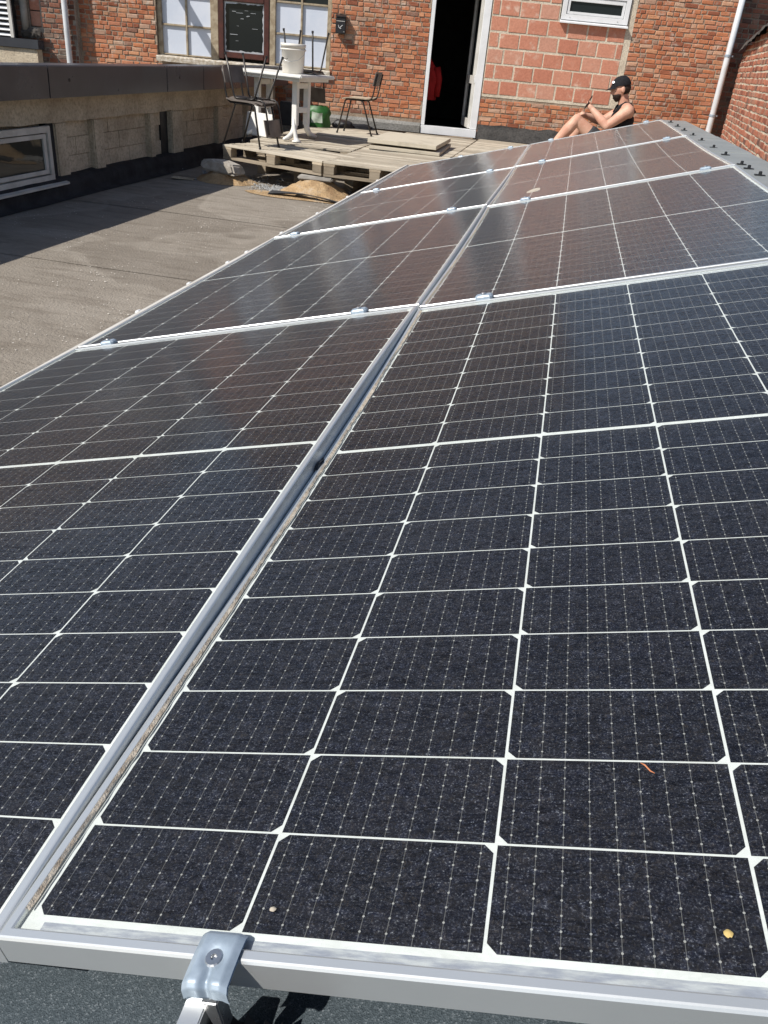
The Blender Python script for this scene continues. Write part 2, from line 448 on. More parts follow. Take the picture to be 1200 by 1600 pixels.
def pane_mat(name, tint, rough=.03, spec=.3):
    t = NT(name)
    return t.done(t.pbsdf(tint, rough, 0, t.bump(t.noise(t.pos(), 6.0, 2), .04, .01), spec))
M['dark_pane'] = pane_mat('dark_window_glass', (.012, .016, .018))
M['dim_pane'] = pane_mat('dim_window_glass', (.05, .048, .04))

def far_brick():
    t = NT('upper_facade_brick'); co = t.coord('Object'); s = t.sep(co)
    c = t.n('ShaderNodeCombineXYZ'); t.l(s[0], c.inputs[0]); t.l(s[2], c.inputs[1])
    b = t.n('ShaderNodeTexBrick'); t.l(c.outputs[0], b.inputs['Vector'])
    b.inputs['Scale'].default_value = 1.0; b.inputs['Brick Width'].default_value = .2; b.inputs['Row Height'].default_value = .063; b.inputs['Mortar Size'].default_value = .006
    b.inputs['Color1'].default_value = (.27, .165, .115, 1); b.inputs['Color2'].default_value = (.20, .125, .09, 1); b.inputs['Mortar'].default_value = (.27, .23, .19, 1)
    return t.done(t.pbsdf(b.outputs[0], .9, 0, None, .15))
M['far_brick'] = far_brick()

# ------------------------------------------------------------------ the setting: flat roof and pitched roof under the panels
rb = MB(); rb.box(-6.5, 3.2, -3.0, 13.6, -0.3, -0.006)
flat_roof = tag(rb.build('flat_roof', M['felt']), kind='structure')
for k in range(16):                                     # one-metre felt sheets lapped over one another
    y0 = -2.45 + k * 1.0
    def fn(u, v, y0=y0, k=k):
        x = -5.0 + u * 7.0; y = y0 + v * 1.08
        z = 0.0035 + 0.004 * v * 0 + (0.0035 if k % 2 else 0.0) + 0.0035 * noise.noise((x * 1.7, y * 1.7, k * .3)) * 0.4
        return (x, y + 0.012 * noise.noise((x * 2.1, k * 5.0, 0)), z)
    MB().grid(28, 4, fn).build('felt_sheet', M['felt'], flat_roof, smooth=True)

ca, sa = math.cos(TILT), math.sin(TILT)
ZOFF = 0.8259
def p2w(u, v, n=0.0): return Vector((ca * u - sa * n, v, sa * u + ca * n + ZOFF))
PROT = (0, -TILT, 0)

pr = MB(); pr.box(-1.06, 1.05, -1.6, 7.14, -0.135, -0.085)
pitched = tag(pr.build('pitched_roof', M['mineral_felt'], None, loc=p2w(0, 0, 0), rot=PROT), kind='structure')
pw = MB()
for (ua, ub) in ((-1.02, -0.98), (0.98, 1.02)):
    a, b = p2w(ua, 0, -.137), p2w(ub, 0, -.137)
    pw.box(a.x, b.x, -1.55, 7.08, 0.008, min(a.z, b.z) - .002)
pw.box(-.94, .98, 7.0, 7.05, .008, .40)
tag(pw.build('roof_upstand', M['cement']), kind='structure')

# ------------------------------------------------------------------ back building (local x along the facade, -y outwards, z up)
WA = R(10.0)
bld = thing('brick_building', 'old orange brick building with open white doorway and covered windows behind the deck', 'building', (-1.519, 13.008, 0), (0, 0, WA))

def facade(mb, s0, s1, z0, z1, openings, y=0.0, thick=0.32):
    """wall face with rectangular holes and their reveals"""
    xs = sorted({s0, s1, *[v for o in openings for v in o[:2] if s0 < v < s1]})
    zs = sorted({z0, z1, *[v for o in openings for v in o[2:] if z0 < v < z1]})
    hole = lambda a, b: any(o[0] < a < o[1] and o[2] < b < o[3] for o in openings)
    for i in range(len(xs) - 1):
        for j in range(len(zs) - 1):
            if hole((xs[i] + xs[i + 1]) / 2, (zs[j] + zs[j + 1]) / 2): continue
            mb.quad((xs[i], y, zs[j]), (xs[i + 1], y, zs[j]), (xs[i + 1], y, zs[j + 1]), (xs[i], y, zs[j + 1]))
            mb.quad((xs[i], y + thick, zs[j + 1]), (xs[i + 1], y + thick, zs[j + 1]), (xs[i + 1], y + thick, zs[j]), (xs[i], y + thick, zs[j]))
    for (a, b, c, d) in openings:
        mb.quad((a, y, c), (a, y, d), (a, y + thick, d), (a, y + thick, c))
        mb.quad((b, y + thick, c), (b, y + thick, d), (b, y, d), (b, y, c))
        mb.quad((a, y, d), (b, y, d), (b, y + thick, d), (a, y + thick, d))
        mb.quad((a, y + thick, c), (b, y + thick, c), (b, y, c), (a, y, c))
    mb.quad((s0, y, z1), (s1, y, z1), (s1, y + thick, z1), (s0, y + thick, z1))
    mb.quad((s1, y, z0), (s1, y + thick, z0), (s1, y + thick, z1), (s1, y, z1))
    mb.quad((s0, y + thick, z0), (s0, y, z0), (s0, y, z1), (s0, y + thick, z1))
    return mb

def brick_geo(rng, lx, h, proud=0.012, jit=0.0025, bev=0.005):
    """irregular brick face: 12 verts; local -y outwards"""
    v = []; j = lambda a=jit: rng.uniform(-a, a)
    for (yy, ins) in ((0.006, 0.0), (-proud * .55, 0.0), (-proud, bev)):
        for (sx, sz) in ((-1, -1), (1, -1), (1, 1), (-1, 1)):
            v.append((sx * (lx / 2 - ins) + j(), yy + (j(.0016) if yy < 0 else 0), sz * (h / 2 - ins) + j()))
    f = [(8, 9, 10, 11)]
    for lay in (0, 4):
        for k in range(4):
            k2 = (k + 1) % 4
            f.append((lay + k, lay + k2, lay + 4 + k2, lay + 4 + k))
    return v, f

def lay_bricks(parent, mat, regions, openings, pitch, strl, hdl, gap, seed, n_obj, view, name='brick', y=0.0, proud=.008):
    """courses of bricks: the n_obj nearest to the viewer are objects, the rest one joined part"""
    rng = random.Random(seed); out = []
    for (s0, s1, z0, z1) in regions:
        nrow = int((z1 - z0) / pitch)
        for r in range(nrow):
            zc = z0 + (r + .5) * pitch
            free = [(s0, s1)]
            for (a, b, c, d) in openings:
                if c - pitch * .4 < zc < d + pitch * .4:
                    nf = []
                    for (p, q) in free:
                        if b <= p or a >= q: nf.append((p, q)); continue
                        if a - p > .03: nf.append((p, a))
                        if q - b > .03: nf.append((b, q))
                    free = nf
            for (p, q) in free:
                x = p - rng.uniform(0, strl)
                k = rng.randint(0, 1)
                while x < q:
                    L = strl if (r + k) % 2 == 0 and rng.random() < .8 else (hdl if rng.random() < .75 else strl * .75)
                    L *= rng.uniform(.86, 1.10); k += 1
                    a, b = max(x, p), min(x + L - gap, q - gap * .3)
                    x += L
                    if b - a < .03: continue
                    out.append(((a + b) / 2, zc + rng.uniform(-.005, .005), (b - a) * rng.uniform(.93, 1.0), pitch - gap * rng.uniform(.75, 1.5)))
    out.sort(key=lambda t: view(t))
    var = []
    for k in range(10):
        v, f = brick_geo(rng, 1.0, 1.0, proud, .0, .0)
        # unit variants: jitter and bevel are set relative to a 19 cm brick
        vv = [(x * (1 - (.03 if i >= 8 else 0)) + rng.uniform(-.012, .012), yy + (rng.uniform(-.002, .002) if i >= 4 else 0), z * (1 - (.16 if i >= 8 else 0)) + rng.uniform(-.05, .05)) for i, (x, yy, z) in enumerate(v)]
        me = bpy.data.meshes.new(name); me.from_pydata(vv, [], f); me.materials.append(mat); me.update(); var.append(me)
    for t in out[:n_obj]:
        o = link(name, rng.choice(var), parent, (t[0], y + rng.uniform(-.002, .003), t[1]))
        o.scale = (t[2], 1, t[3]); o.rotation_euler = (0, rng.uniform(-.02, .02), 0)
    mb = MB()
    for t in out[n_obj:]:
        v, f = brick_geo(rng, t[2], t[3], proud, .0045, .006)
        b = len(mb.v); dy = rng.uniform(-.002, .003)
        mb.v += [(x + t[0], yy + y + dy, z + t[1]) for (x, yy, z) in v]
        mb.f += [tuple(b + i for i in q) for q in f]
    if mb.f: tag(mb.build(name + '_courses', mat, parent), kind='stuff')

# openings: door, triple window, small window
DOOR = (-.425, .432, .33, 2.56)
WINL = (-4.385, -1.84, .985, 2.36)
WINS = (1.405, 2.385, 1.95, 2.34)
wall = facade(MB(), -5.52, 3.95, -.05, 3.3, [DOOR, WINL, WINS]).build('wall', M['mortar'], bld)
BLK = (.44, 2.42, .93, 2.62)
# block infill bed sits 4 mm proud of the brick bed
bed = facade(MB(), .44, 2.47, .925, 2.62, [WINS], y=-.006, thick=.02).build('block_bed', M['mortar_pale'], bld)
rng = random.Random(3)
bm_var = []
for k in range(6):
    v, f = brick_geo(rng, 1, 1, .0045, 0, 0)
    vv = [(x * (1 - (.012 if i >= 8 else 0)) + rng.uniform(-.006, .006), yy, z * (1 - (.018 if i >= 8 else 0)) + rng.uniform(-.010, .010)) for i, (x, yy, z) in enumerate(v)]
    me = bpy.data.meshes.new('terracotta_block'); me.from_pydata(vv, [], f); me.materials.append(M['block']); bm_var.append(me)
for r in range(8):
    zc = .955 + r * .201 + .1
    x = .45 - (.15 if r % 2 else .02) + rng.uniform(-.03, .03)
    while x < 2.36:
        L = rng.choice((.285, .285, .29, .275, .28)); a, b = max(x, .45), min(x + L - rng.uniform(.02, .03), 2.37); x += L
        if b - a < .05: continue
        parts = [(a, b)]
        if WINS[2] - .06 < zc < WINS[3] + .08:
            parts = []
            if a < WINS[0] - .04: parts.append((a, min(b, WINS[0] - .012)))
            if b > WINS[1] + .04: parts.append((max(a, WINS[1] + .012), b))
        for (p, q) in parts:
            if q - p < .04: continue
            o = link('terracotta_block', rng.choice(bm_var), bed, ((p + q) / 2, -.006 + rng.uniform(-.003, .002), zc + rng.uniform(-.004, .004)), (0, rng.uniform(-.006, .006), 0))
            o.scale = (q - p, 1, .201 - rng.uniform(.024, .034))
CAMS = -.54
near = lambda t: abs(t[0] - .2) + abs(t[1] - 1.2) * .6 + (50 if t[1] > 2.45 or t[1] < .5 else 0)
lay_bricks(wall, M['brick'], [(-5.5, 3.94, .36, 3.28)], [DOOR, WINL, WINS, (.43, 2.47, .93, 2.63), (-1.95, -.43, .3, .49)], .0595, .175, .088, .011, 11, 300, near)

# stepped-forward pier on the left with sooty bricks, lower left wing, upper storeys (seen only in the glass of the panels)
pier = facade(MB(), -6.95, -5.52, -.05, 3.3, [(-6.2, -6.03, 1.265, 2.2)], y=-.11, thick=.4).build('pier', M['mortar_grey'], bld)
lay_bricks(pier, M['brick_grey'], [(-6.94, -5.525, .7, 2.4)], [(-6.22, -6.01, 1.24, 2.2)], .0632, .185, .098, .012, 12, 120, lambda t: -t[0], y=-.11)
for r in range(4):
    o = link('terracotta_block', bm_var[r], pier, (-6.115, -.06, 1.37 + r * .2)); o.scale = (.155, 1, .185)
up = MB(); up.box(-5.52, .42, .02, 6.0, 3.304, 5.15)
upper = up.build('upper_storey', M['far_brick'], bld)
MB().prism([(-.1, 5.154), (2.9, 6.3), (6.1, 5.154)], 'x', -5.6, .5).build('roof', M['roof_slate'], bld)
MB().box(.44, 4.4, .33, 6.0, 3.0, 3.296).build('flat_top', M['roof_slate'], bld)
MB().box(-14.0, -6.96, -.1, 5.0, -.05, 3.85).build('left_wing', M['far_brick'], bld)
MB().box(3.954, 4.6, .32, .6, -.05, 3.25).build('recess_wall', M['mortar'], bld)
lay_bricks(bld.children[-1], M['brick_red'], [(3.96, 4.55, .4, 2.6)], [], .0632, .185, .098, .012, 13, 60, lambda t: t[1], y=.32)

# plinths
MB().prism([(0.0, .36), (-.045, .36), (-.045, .45), (-.012, .492), (0.0, .492)], 'x', -1.95, -.432).build('plinth', M['cement'], bld)
pb = MB()
pb.grid(60, 6, lambda u, v: (.44 + u * 3.4, -.02 - .03 * (1 - v) - .012 * noise.noise((u * 30, v * 3, 1)), .35 + v * (.20 + .04 * noise.noise((u * 14, 5, 2)))))
tag(pb.build('tarred_plinth', M['tar_plinth'], bld, smooth=True))

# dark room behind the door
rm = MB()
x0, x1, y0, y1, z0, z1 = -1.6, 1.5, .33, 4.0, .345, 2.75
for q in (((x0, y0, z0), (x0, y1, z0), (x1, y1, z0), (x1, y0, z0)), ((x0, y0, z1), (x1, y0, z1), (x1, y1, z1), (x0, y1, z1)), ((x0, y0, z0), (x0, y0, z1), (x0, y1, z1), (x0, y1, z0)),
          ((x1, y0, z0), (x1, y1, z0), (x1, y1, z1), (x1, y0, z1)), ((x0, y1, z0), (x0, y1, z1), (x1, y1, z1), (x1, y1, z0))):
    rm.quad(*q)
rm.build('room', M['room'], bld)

# ---- door frame and leaf
dr = MB().box(-.42, -.365, -.012, .07, .47, 2.54).box(.325, .427, -.012, .07, .47, 2.54).box(-.365, .325, -.010, .068, 2.47, 2.54).box(-.42, .427, -.03, .07, .355, .467)
door = dr.build('door', M['pvc'], bld, bevel=.004)
lx = Matrix.Translation((.322, .075, 0)) @ Matrix.Rotation(R(96), 4, 'Z')
lf = MB().box(0, .09, -.03, .03, .475, 2.45, lx).box(.60, .68, -.03, .03, .475, 2.45, lx).box(.09, .60, -.028, .028, .475, .60, lx).box(.09, .60, -.028, .028, 1.07, 1.18, lx).box(.09, .60, -.028, .028, 2.36, 2.45, lx)
leaf = lf.build('door_leaf', M['pvc_grey'], bld, bevel=.003)
MB().box(.088, .602, -.008, .008, .59, 2.37, lx).build('pane', M['dark_pane'], leaf)
hd = MB().box(.305, .330, -.008, .05, 1.09, 1.19).box(.298, .306, .0, .04, 1.13, 1.15)
hd.build('strike_plate', M['pvc'], door, bevel=.003)

# ---- wooden triple window
win = MB()
yf, yb = .045, .12
def bar(mb, a, b, c, d, y0=yf, y1=yb): mb.box(a, b, y0, y1, c, d)
for (a, b) in ((-4.38, -4.315), (-3.605, -3.49), (-2.745, -2.655), (-1.905, -1.845)): bar(win, a, b, 1.065, 2.355)
bar(win, -4.315, -1.905, 2.28, 2.355)
window = win.build('window', M['window_wood'], bld, bevel=.006)
sl = MB()
sl.grid(60, 4, lambda u, v: (-4.40 + u * 2.57, (-.055, -.055, -.045, .12, .12)[round(v * 4)] + .004 * noise.noise((u * 40, v * 5, 3)), (.985, 1.045, 1.055, 1.072, 1.0)[round(v * 4)] + .004 * noise.noise((u * 50, v * 9, 7))))
sl.build('sill', M['sill_wood'], window, smooth=False)
def casement(a, b, mids):
    g = MB(); m = (a + b) / 2
    g.box(m - .014, m + .014, .058, .10, 1.075, 2.28)
    for z in mids: g.box(a, m - .014, .06, .098, z - .013, z + .013).box(m + .014, b, .06, .098, z - .013, z + .013)
    g.box(a, b, .06, .098, 1.0755, 1.095)
    g.build('glazing_bar', M['window_wood'], window, bevel=.004)
    zs = [1.095, *mids, 2.28]
    for k in range(len(zs) - 1):
        for (p, q) in ((a, m - .014), (m + .014, b)):
            dark = mids[-1] > 1.8 and k == len(zs) - 2
            MB().box(p, q, .088, .093, zs[k] + .0, zs[k + 1] - .0).build('pane', M['dark_pane'] if dark else M['pane_white'], window)
casement(-4.315, -3.605, (1.46, 1.84))
casement(-2.655, -1.905, (1.48, 1.875))
# middle light: dark red frame, silver-taped black glass
g = MB().box(-3.49, -3.41, .035, .11, 1.09, 2.28).box(-2.825, -2.745, .035, .11, 1.09, 2.28).box(-3.41, -2.825, .035, .11, 1.82, 1.91).box(-3.41, -2.825, .0351, .11, 1.11, 1.185)
g.build('red_frame', M['red_wood'], window, bevel=.008)
rng = random.Random(5)
g = MB(); P = []
for k in range(60):
    u = k / 60 * 4; e = int(u); f_ = u - e
    c = [(-3.41, 1.185), (-2.825, 1.185), (-2.825, 1.82), (-3.41, 1.82)]
    p = Vector(c[e]).lerp(Vector(c[(e + 1) % 4]), f_)
    q = Vector((-3.1175, 1.5025)) + (p - Vector((-3.1175, 1.5025))) * (rng.uniform(.90, .955) if e != 0 else rng.uniform(.90, .95))
    P.append((p, q))
for k in range(60):
    (p, q), (p2, q2) = P[k], P[(k + 1) % 60]
    g.quad((p.x, .082, p.y), (p2.x, .082, p2.y), (q2.x, .08, q2.y), (q.x, .08, q.y))
g.build('tape', M['foil'], window)
MB().box(-3.41, -2.825, .086, .092, 1.185, 1.82).build('pane', M['dark_pane'], window)
MB().box(-3.41, -2.825, .086, .092, 1.91, 2.28).build('pane', M['dark_pane'], window)
for k in range(11):
    x = rng.uniform(-3.36, -3.0); z = rng.uniform(1.25, 1.72); L = rng.uniform(.03, .16)
    MB().box(x, min(x + L, -2.86), .0805, .0825, z, z + rng.uniform(.0025, .006)).build('tape_scrap', M['foil'], window)
MB().box(-4.38, -1.845, .20, .21, .99, 2.355).build('backing', M['room'], window)

# ---- small white window
sw = MB().box(1.42, 1.485, -.03, .06, 2.02, 2.335).box(2.305, 2.372, -.03, .06, 2.02, 2.335).box(1.485, 2.305, -.03, .06, 2.27, 2.335).box(1.42, 2.372, -.0301, .06, 1.985, 2.055)
small = sw.build('small_window', M['pvc'], bld, bevel=.004)
s2 = MB().box(1.49, 1.525, -.02, .03, 2.06, 2.265).box(2.265, 2.30, -.02, .03, 2.06, 2.265).box(1.525, 2.265, -.02, .03, 2.06, 2.092).box(1.525, 2.265, -.02, .03, 2.215, 2.265)
s2.build('sash', M['pvc'], small, bevel=.003)
MB().box(1.525, 2.265, .0, .01, 2.092, 2.215).build('pane', M['dark_pane'], small)
MB().prism([(-.075, 1.945), (-.075, 1.962), (.0, 1.984), (.05, 1.984), (.05, 1.952)], 'x', 1.41, 2.38).build('sill', M['pvc'], small)
for x in (1.54, 2.22): MB().lathe([(.006, 0), (.006, .004)], 10, Matrix.Translation((x, -.032, 2.022)) @ Matrix.Rotation(R(90), 4, 'X')).build('drain_cap', M['pvc_grey'], small)

def wl(s, y, z):                                        # facade coordinates to world
    c, s_ = math.cos(WA), math.sin(WA)
    return (-1.519 + s * c - y * s_, 13.008 + s * s_ + y * c, z)

# ---- drainpipes
def drainpipe(s, y, z0, z1, r, label, brs, mat):
    t = thing('drainpipe', label, 'drainpipe', wl(s, y, z0), (0, 0, WA))
    MB().tube([(0, 0, 0), (0, 0, .25), (0, 0, 1.2), (0, 0, z1 - z0)], r, 18).build('pipe', mat, t, smooth=True)
    for z in brs:
        b = MB().lathe([(r + .001, -.016), (r + .006, -.014), (r + .006, .014), (r + .001, .016)], 18, Matrix.Translation((0, 0, z - z0)), False, False)
        b.box(-.006, .006, r, -y + .02, z - z0 - .008, z - z0 + .008).box(r, r + .03, -.012, .012, z - z0 - .01, z - z0 + .01)
        b.build('bracket', M['galv'], t)
    return t
drainpipe(3.87, -.09, .36, 3.2, .041, 'pale grey drainpipe clipped to brick beside the wall corner', (.965, 1.735, 2.7), M['pipe'])
drainpipe(-5.64, -.18, .03, 3.2, .040, 'pale drainpipe rising behind the dark parapet coping', (2.6,), M['pipe'])
drainpipe(-6.245, -.16, 1.22, 3.0, .048, 'short dark grey waste pipe beside the louvred box', (2.6,), M['slab'])

# ---- mailbox
mbx = thing('wall_mailbox', 'small black mailbox with pale post-horn emblem on the brick wall', 'mailbox', wl(-1.70, 0, 1.55), (0, 0, WA))
MB().box(-.07, .07, -.105, -.018, 0, .20).build('body', M['black'], mbx, bevel=.006)
MB().prism([(-.018, .203), (-.115, .203), (-.115, .213), (-.018, .235)], 'x', -.075, .075).build('lid', M['black_plastic'], mbx)
MB().box(-.06, .06, -.108, -.1055, .150, .156).build('slot_trim', M['pvc_grey'], mbx)
em = MB().tube([(-.030, -.1075, .105), (-.022, -.1075, .075), (-.010, -.1075, .068), (.006, -.1075, .085), (.03, -.1075, .105)], .0035, 6)
em.tube([(-.012, -.1075, .068), (0, -.1075, .058), (.012, -.1075, .068)], .003, 6)
em.build('emblem', M['pvc'], mbx)
MB().box(.045, .06, -.108, -.1055, .022, .028).build('maker_mark', M['pvc_grey'], mbx)

arm = MB().box(-.045, .045, -.80, -.005, -.04, .04, Matrix.Rotation(R(-14), 4, 'Z')).box(-.09, .09, -.014, -.009, -.10, .10)
arm.build('wall_arm', M['galv'], bld, loc=(-4.60, 0, 2.62))
# ---- louvred box, dark fascia and low wall left of the pier
lv = thing('louvred_vent_box', 'white slatted louvre box standing above the dark fascia', 'vent', wl(-6.8, -.3, 1.11), (0, 0, WA))
MB().box(-.55, .44, .02, .12, 0, .95).build('casing', M['black'], lv)
MB().box(.40, .445, -.04, .0, 0, .95).build('edge_post', M['pvc_grey'], lv)
for k in range(14):
    MB().box(-.55, .40, -.025, .025, -.004, .004, Matrix.Translation((0, 0, .03 + k * .066)) @ Matrix.Rotation(R(38), 4, 'X')).build('slat', M['pvc'], lv)
lw = thing('low_side_wall', 'short beige block wall topped by a wide dark fascia', 'wall', wl(-6.6, -.3, 0), (0, 0, WA))
MB().box(-1.2, .55, -.02, .16, .3, .985).build('wall', M['concrete'], lw)
MB().box(-1.2, .59, -.05, .16, .988, 1.106).build('fascia', M['coping'], lw, bevel=.004)
ml = MB()
ml.grid(20, 8, lambda u, v: (-6.3 + u * .28, -.18 - .03 * math.sin(v * 3.1) + .02 * noise.noise((u * 9, v * 6, 0)), 1.12 + v * .13 + .02 * noise.noise((u * 7, v * 5, 4))))
tag(ml.build('mossy_ledge', M['moss'], bld, smooth=True))

# ------------------------------------------------------------------ boundary wall on the right
bwd = Vector((-math.sin(R(4.5)), -math.cos(R(4.5)), 0))  # towards the viewer's side
bang = math.atan2(bwd.y, bwd.x)
bw = thing('boundary_wall', 'weathered red brick boundary wall with dark mossy sloping coping', 'wall', (2.53, 13.72, 0), (0, 0, bang))
# local x runs from the facade towards the ridge flashing, local -y faces the panels
top = lambda x: 1.80 + .062 * x
c = MB().prism([(0, 0), (7.6, 0), (7.6, top(7.6)), (0, top(0))], 'y', 0, .30)
core = c.build('wall', M['mortar_pale'], bw)
rg = random.Random(21)
bw_face = -1
lay = []
lay_bricks(core, M['brick_red'], [(.0, 7.55, .2, 1.815)], [], .067, .205, .10, .016, 31, 300, lambda t: abs(t[0] - 3.6) + (30 if t[1] < .55 else 0), y=0.0)
lay_bricks(core, M['brick_red'], [(.25 + k * 1.08, 7.55, 1.815 + k * .067, 1.884 + k * .067) for k in range(6)], [], .067, .205, .10, .016, 32, 0, lambda t: t[0], y=0.0)
cp = MB()
cp.grid(90, 10, lambda u, v: (u * 7.6, -.08 + v * .46 + .012 * noise.noise((u * 40, v * 3, 1)), top(u * 7.6) + .02 + .12 * math.sin(min(1, max(0, v * 1.0)) * math.pi) ** .6 + .03 * noise.noise((u * 30, v * 4, 2)) - (.03 if v in (0, 1) else 0)))
cp.build('coping', M['moss'], bw, smooth=True)

# ------------------------------------------------------------------ parapet on the left
pp = thing('parapet_wall', 'beige concrete parapet with anthracite metal coping beside the flat roof', 'parapet')
MB().box(-4.45, -4.20, -1.2, 12.62, 0.004, .80).build('wall', M['concrete_d'], pp)
bl = MB(); bl_rng = random.Random(9)
def beam_fn(u, v):
    y = -1.2 + u * 13.8
    return (-4.12 + .008 * noise.noise((y * 4, v * 3, 0)), y, .612 + v * .22 + (.018 * noise.noise((y * 2.3, 0, 5)) if v == 0 else 0))
MB().grid(160, 3, beam_fn).box(-4.205, -4.135, -1.2, 12.6, .615, .83).build('beam', M['concrete'], pp)
for (a, b) in ((6.66, 6.85), (7.31, 7.49), (8.47, 8.58), (8.99, 9.28), (10.35, 10.55), (11.4, 11.6), (4.6, 4.8), (3.0, 3.2)):
    MB().box(-4.21, -4.125 + bl_rng.uniform(-.006, .006), a, b, .10, .612).build('pilaster', M['concrete'], pp, bevel=.012)
for r in range(3):
    for k in range(30):
        y0 = 6.86 + k * .41 - (.2 if r % 2 else 0)
        if y0 > 11.4: break
        if any(a < y0 + .2 < b for (a, b) in ((8.83, 8.99),)) : continue
        MB().box(-4.21, -4.185 + bl_rng.uniform(-.004, .002), y0, y0 + .405, .16 + r * .155, .16 + r * .155 + .151).build('concrete_block', M['concrete'], pp, bevel=.002)
MB().box(-4.215, -4.178, 8.82, 8.985, .12, .60).build('slot', M['black'], pp)
MB().box(-4.215, -4.14, 6.545, 6.655, .10, .605).build('dark_reveal', M['kerb'], pp)
def kerb_fn(u, v):
    y = -1.2 + u * 13.7; k = round(v * 5)
    px = (-4.19, -4.10, -4.06, -4.05, -4.045, -3.97)[k]; pz = (.175, .168, .135, .07, .02, .0095)[k]
    return (px + .01 * noise.noise((y * 3, k, 0)), y, pz + (.010 * noise.noise((y * 2.5, k * 2, 9)) if k < 5 else 0))
MB().grid(150, 5, kerb_fn).build('felt_kerb', M['kerb'], pp, smooth=True)
joints = [-1.2, 1.9, 4.1, 6.265, 8.42, 9.36, 10.17, 11.4, 12.45]
for k in range(len(joints) - 1):
    a, b = joints[k] + .007, joints[k + 1] - .007
    cpn = MB().prism([(-3.885, .832), (-3.88, 1.062), (-3.89, 1.07), (-4.30, 1.055), (-4.30, .95), (-3.90, .95), (-3.90, .832)], 'y', a, b)
    cc = cpn.build('coping_panel', M['coping'], pp)
    ym = (a + b) / 2 if k != 3 else 6.58
    if k in (3, 4): MB().lathe([(.014, 0), (.014, .004)], 12, Matrix.Translation((-3.882, a + .3, .962)) @ Matrix.Rotation(R(90), 4, 'Y')).build('spout_hole', M['black'], cc)
MB().box(-4.30, -3.92, -1.2, 12.45, .835, .945).build('coping_core', M['black'], pp)
# window low in the parapet
pw_ = MB().box(-4.14, -4.095, 4.9, 6.54, .16, .205).box(-4.14, -4.095, 4.9, 6.54, .545, .595).box(-4.14, -4.095, 6.49, 6.54, .205, .545).box(-4.14, -4.095, 4.9, 4.95, .205, .545)
pwin = pw_.build('window', M['pvc_grey'], pp, bevel=.004)
MB().box(-4.13, -4.105, 4.95, 6.48, .215, .25).box(-4.13, -4.105, 4.95, 6.48, .50, .535).box(-4.13, -4.105, 6.43, 6.48, .25, .50).build('sash', M['pvc_grey'], pwin, bevel=.004)
MB().box(-4.125, -4.118, 4.95, 6.43, .25, .50).build('pane', M['dim_pane'], pwin)
MB().prism([(-4.12, .155), (-4.035, .135), (-4.035, .118), (-4.12, .13)], 'y', 4.8, 6.66).build('sill', M['pvc_grey'], pwin)

# ------------------------------------------------------------------ solar panels
PU, CW, CH, PV, MID, PITCH = .168, .1656, .0830, .0849, .0083, 1.775
NTOT = 20 * PV + MID - .0019
zR, sR = [0, .0026, .004, -.0008, 0], [.0112, .0093, .0082, .0005]
zL, sL = [-.0024, .0087, .012, -.004, -.002], [-.0099, .0039, .0018, 0]
def warp(side, k, u, v):
    s = (v + .03) / PITCH
    zz, sg = (zR, sR) if side == 'R' else (zL, sL)
    s_ = min(max(s, 0), 1)
    z = zz[k] * (1 - s) + zz[k + 1] * s - sg[k] * 4 * s_ * (1 - s_)
    if side == 'L': z -= (u - 1.007) * .0126
    return z

def cell_mesh(top):
    """half wafer with two clipped corners, 0.4 mm thick"""
    a, b, ch = CW / 2, CH / 2, .0070
    if top: pts = [(-a, -b), (a, -b), (a, b - ch), (a - ch, b), (-a + ch, b), (-a, b - ch)]
    else: pts = [(-a + ch, -b), (a - ch, -b), (a, -b + ch), (a, b), (-a, b), (-a, -b + ch)]
    return MB().prism(pts, 'z', -.0003, 0).mesh('cell', M['cell'])
cell_m = [cell_mesh(False), cell_mesh(True)]

def rail(W, p0, d, inn, L, segs, wf):
    """mitred frame rail; (across, height) profile from the outer face inwards"""
    prof = [(0, -.0215), (0, .0032), (.0012, .0048), (.0026, .0052), (.0082, .0052), (.0096, .0042), (.0098, -.003), (.0018, -.003), (.0018, -.0195), (.020, -.0195), (.020, -.0215)]
    b = len(W.v); n = len(prof)
    for i in range(segs + 1):
        t = i / segs
        for (ac, h) in prof:
            al = ac + t * (L - 2 * ac)
            u = p0[0] + d[0] * al + inn[0] * ac; v = p0[1] + d[1] * al + inn[1] * ac
            W.v.append((u, v, h + wf(u, v)))
    for i in range(segs):
        for k in range(n):
            k2 = (k + 1) % n
            W.f.append((b + i * n + k, b + i * n + k2, b + (i + 1) * n + k2, b + (i + 1) * n + k))
    W.f.append(tuple(b + k for k in range(n))); W.f.append(tuple(b + segs * n + k for k in range(n))[::-1])
    return W

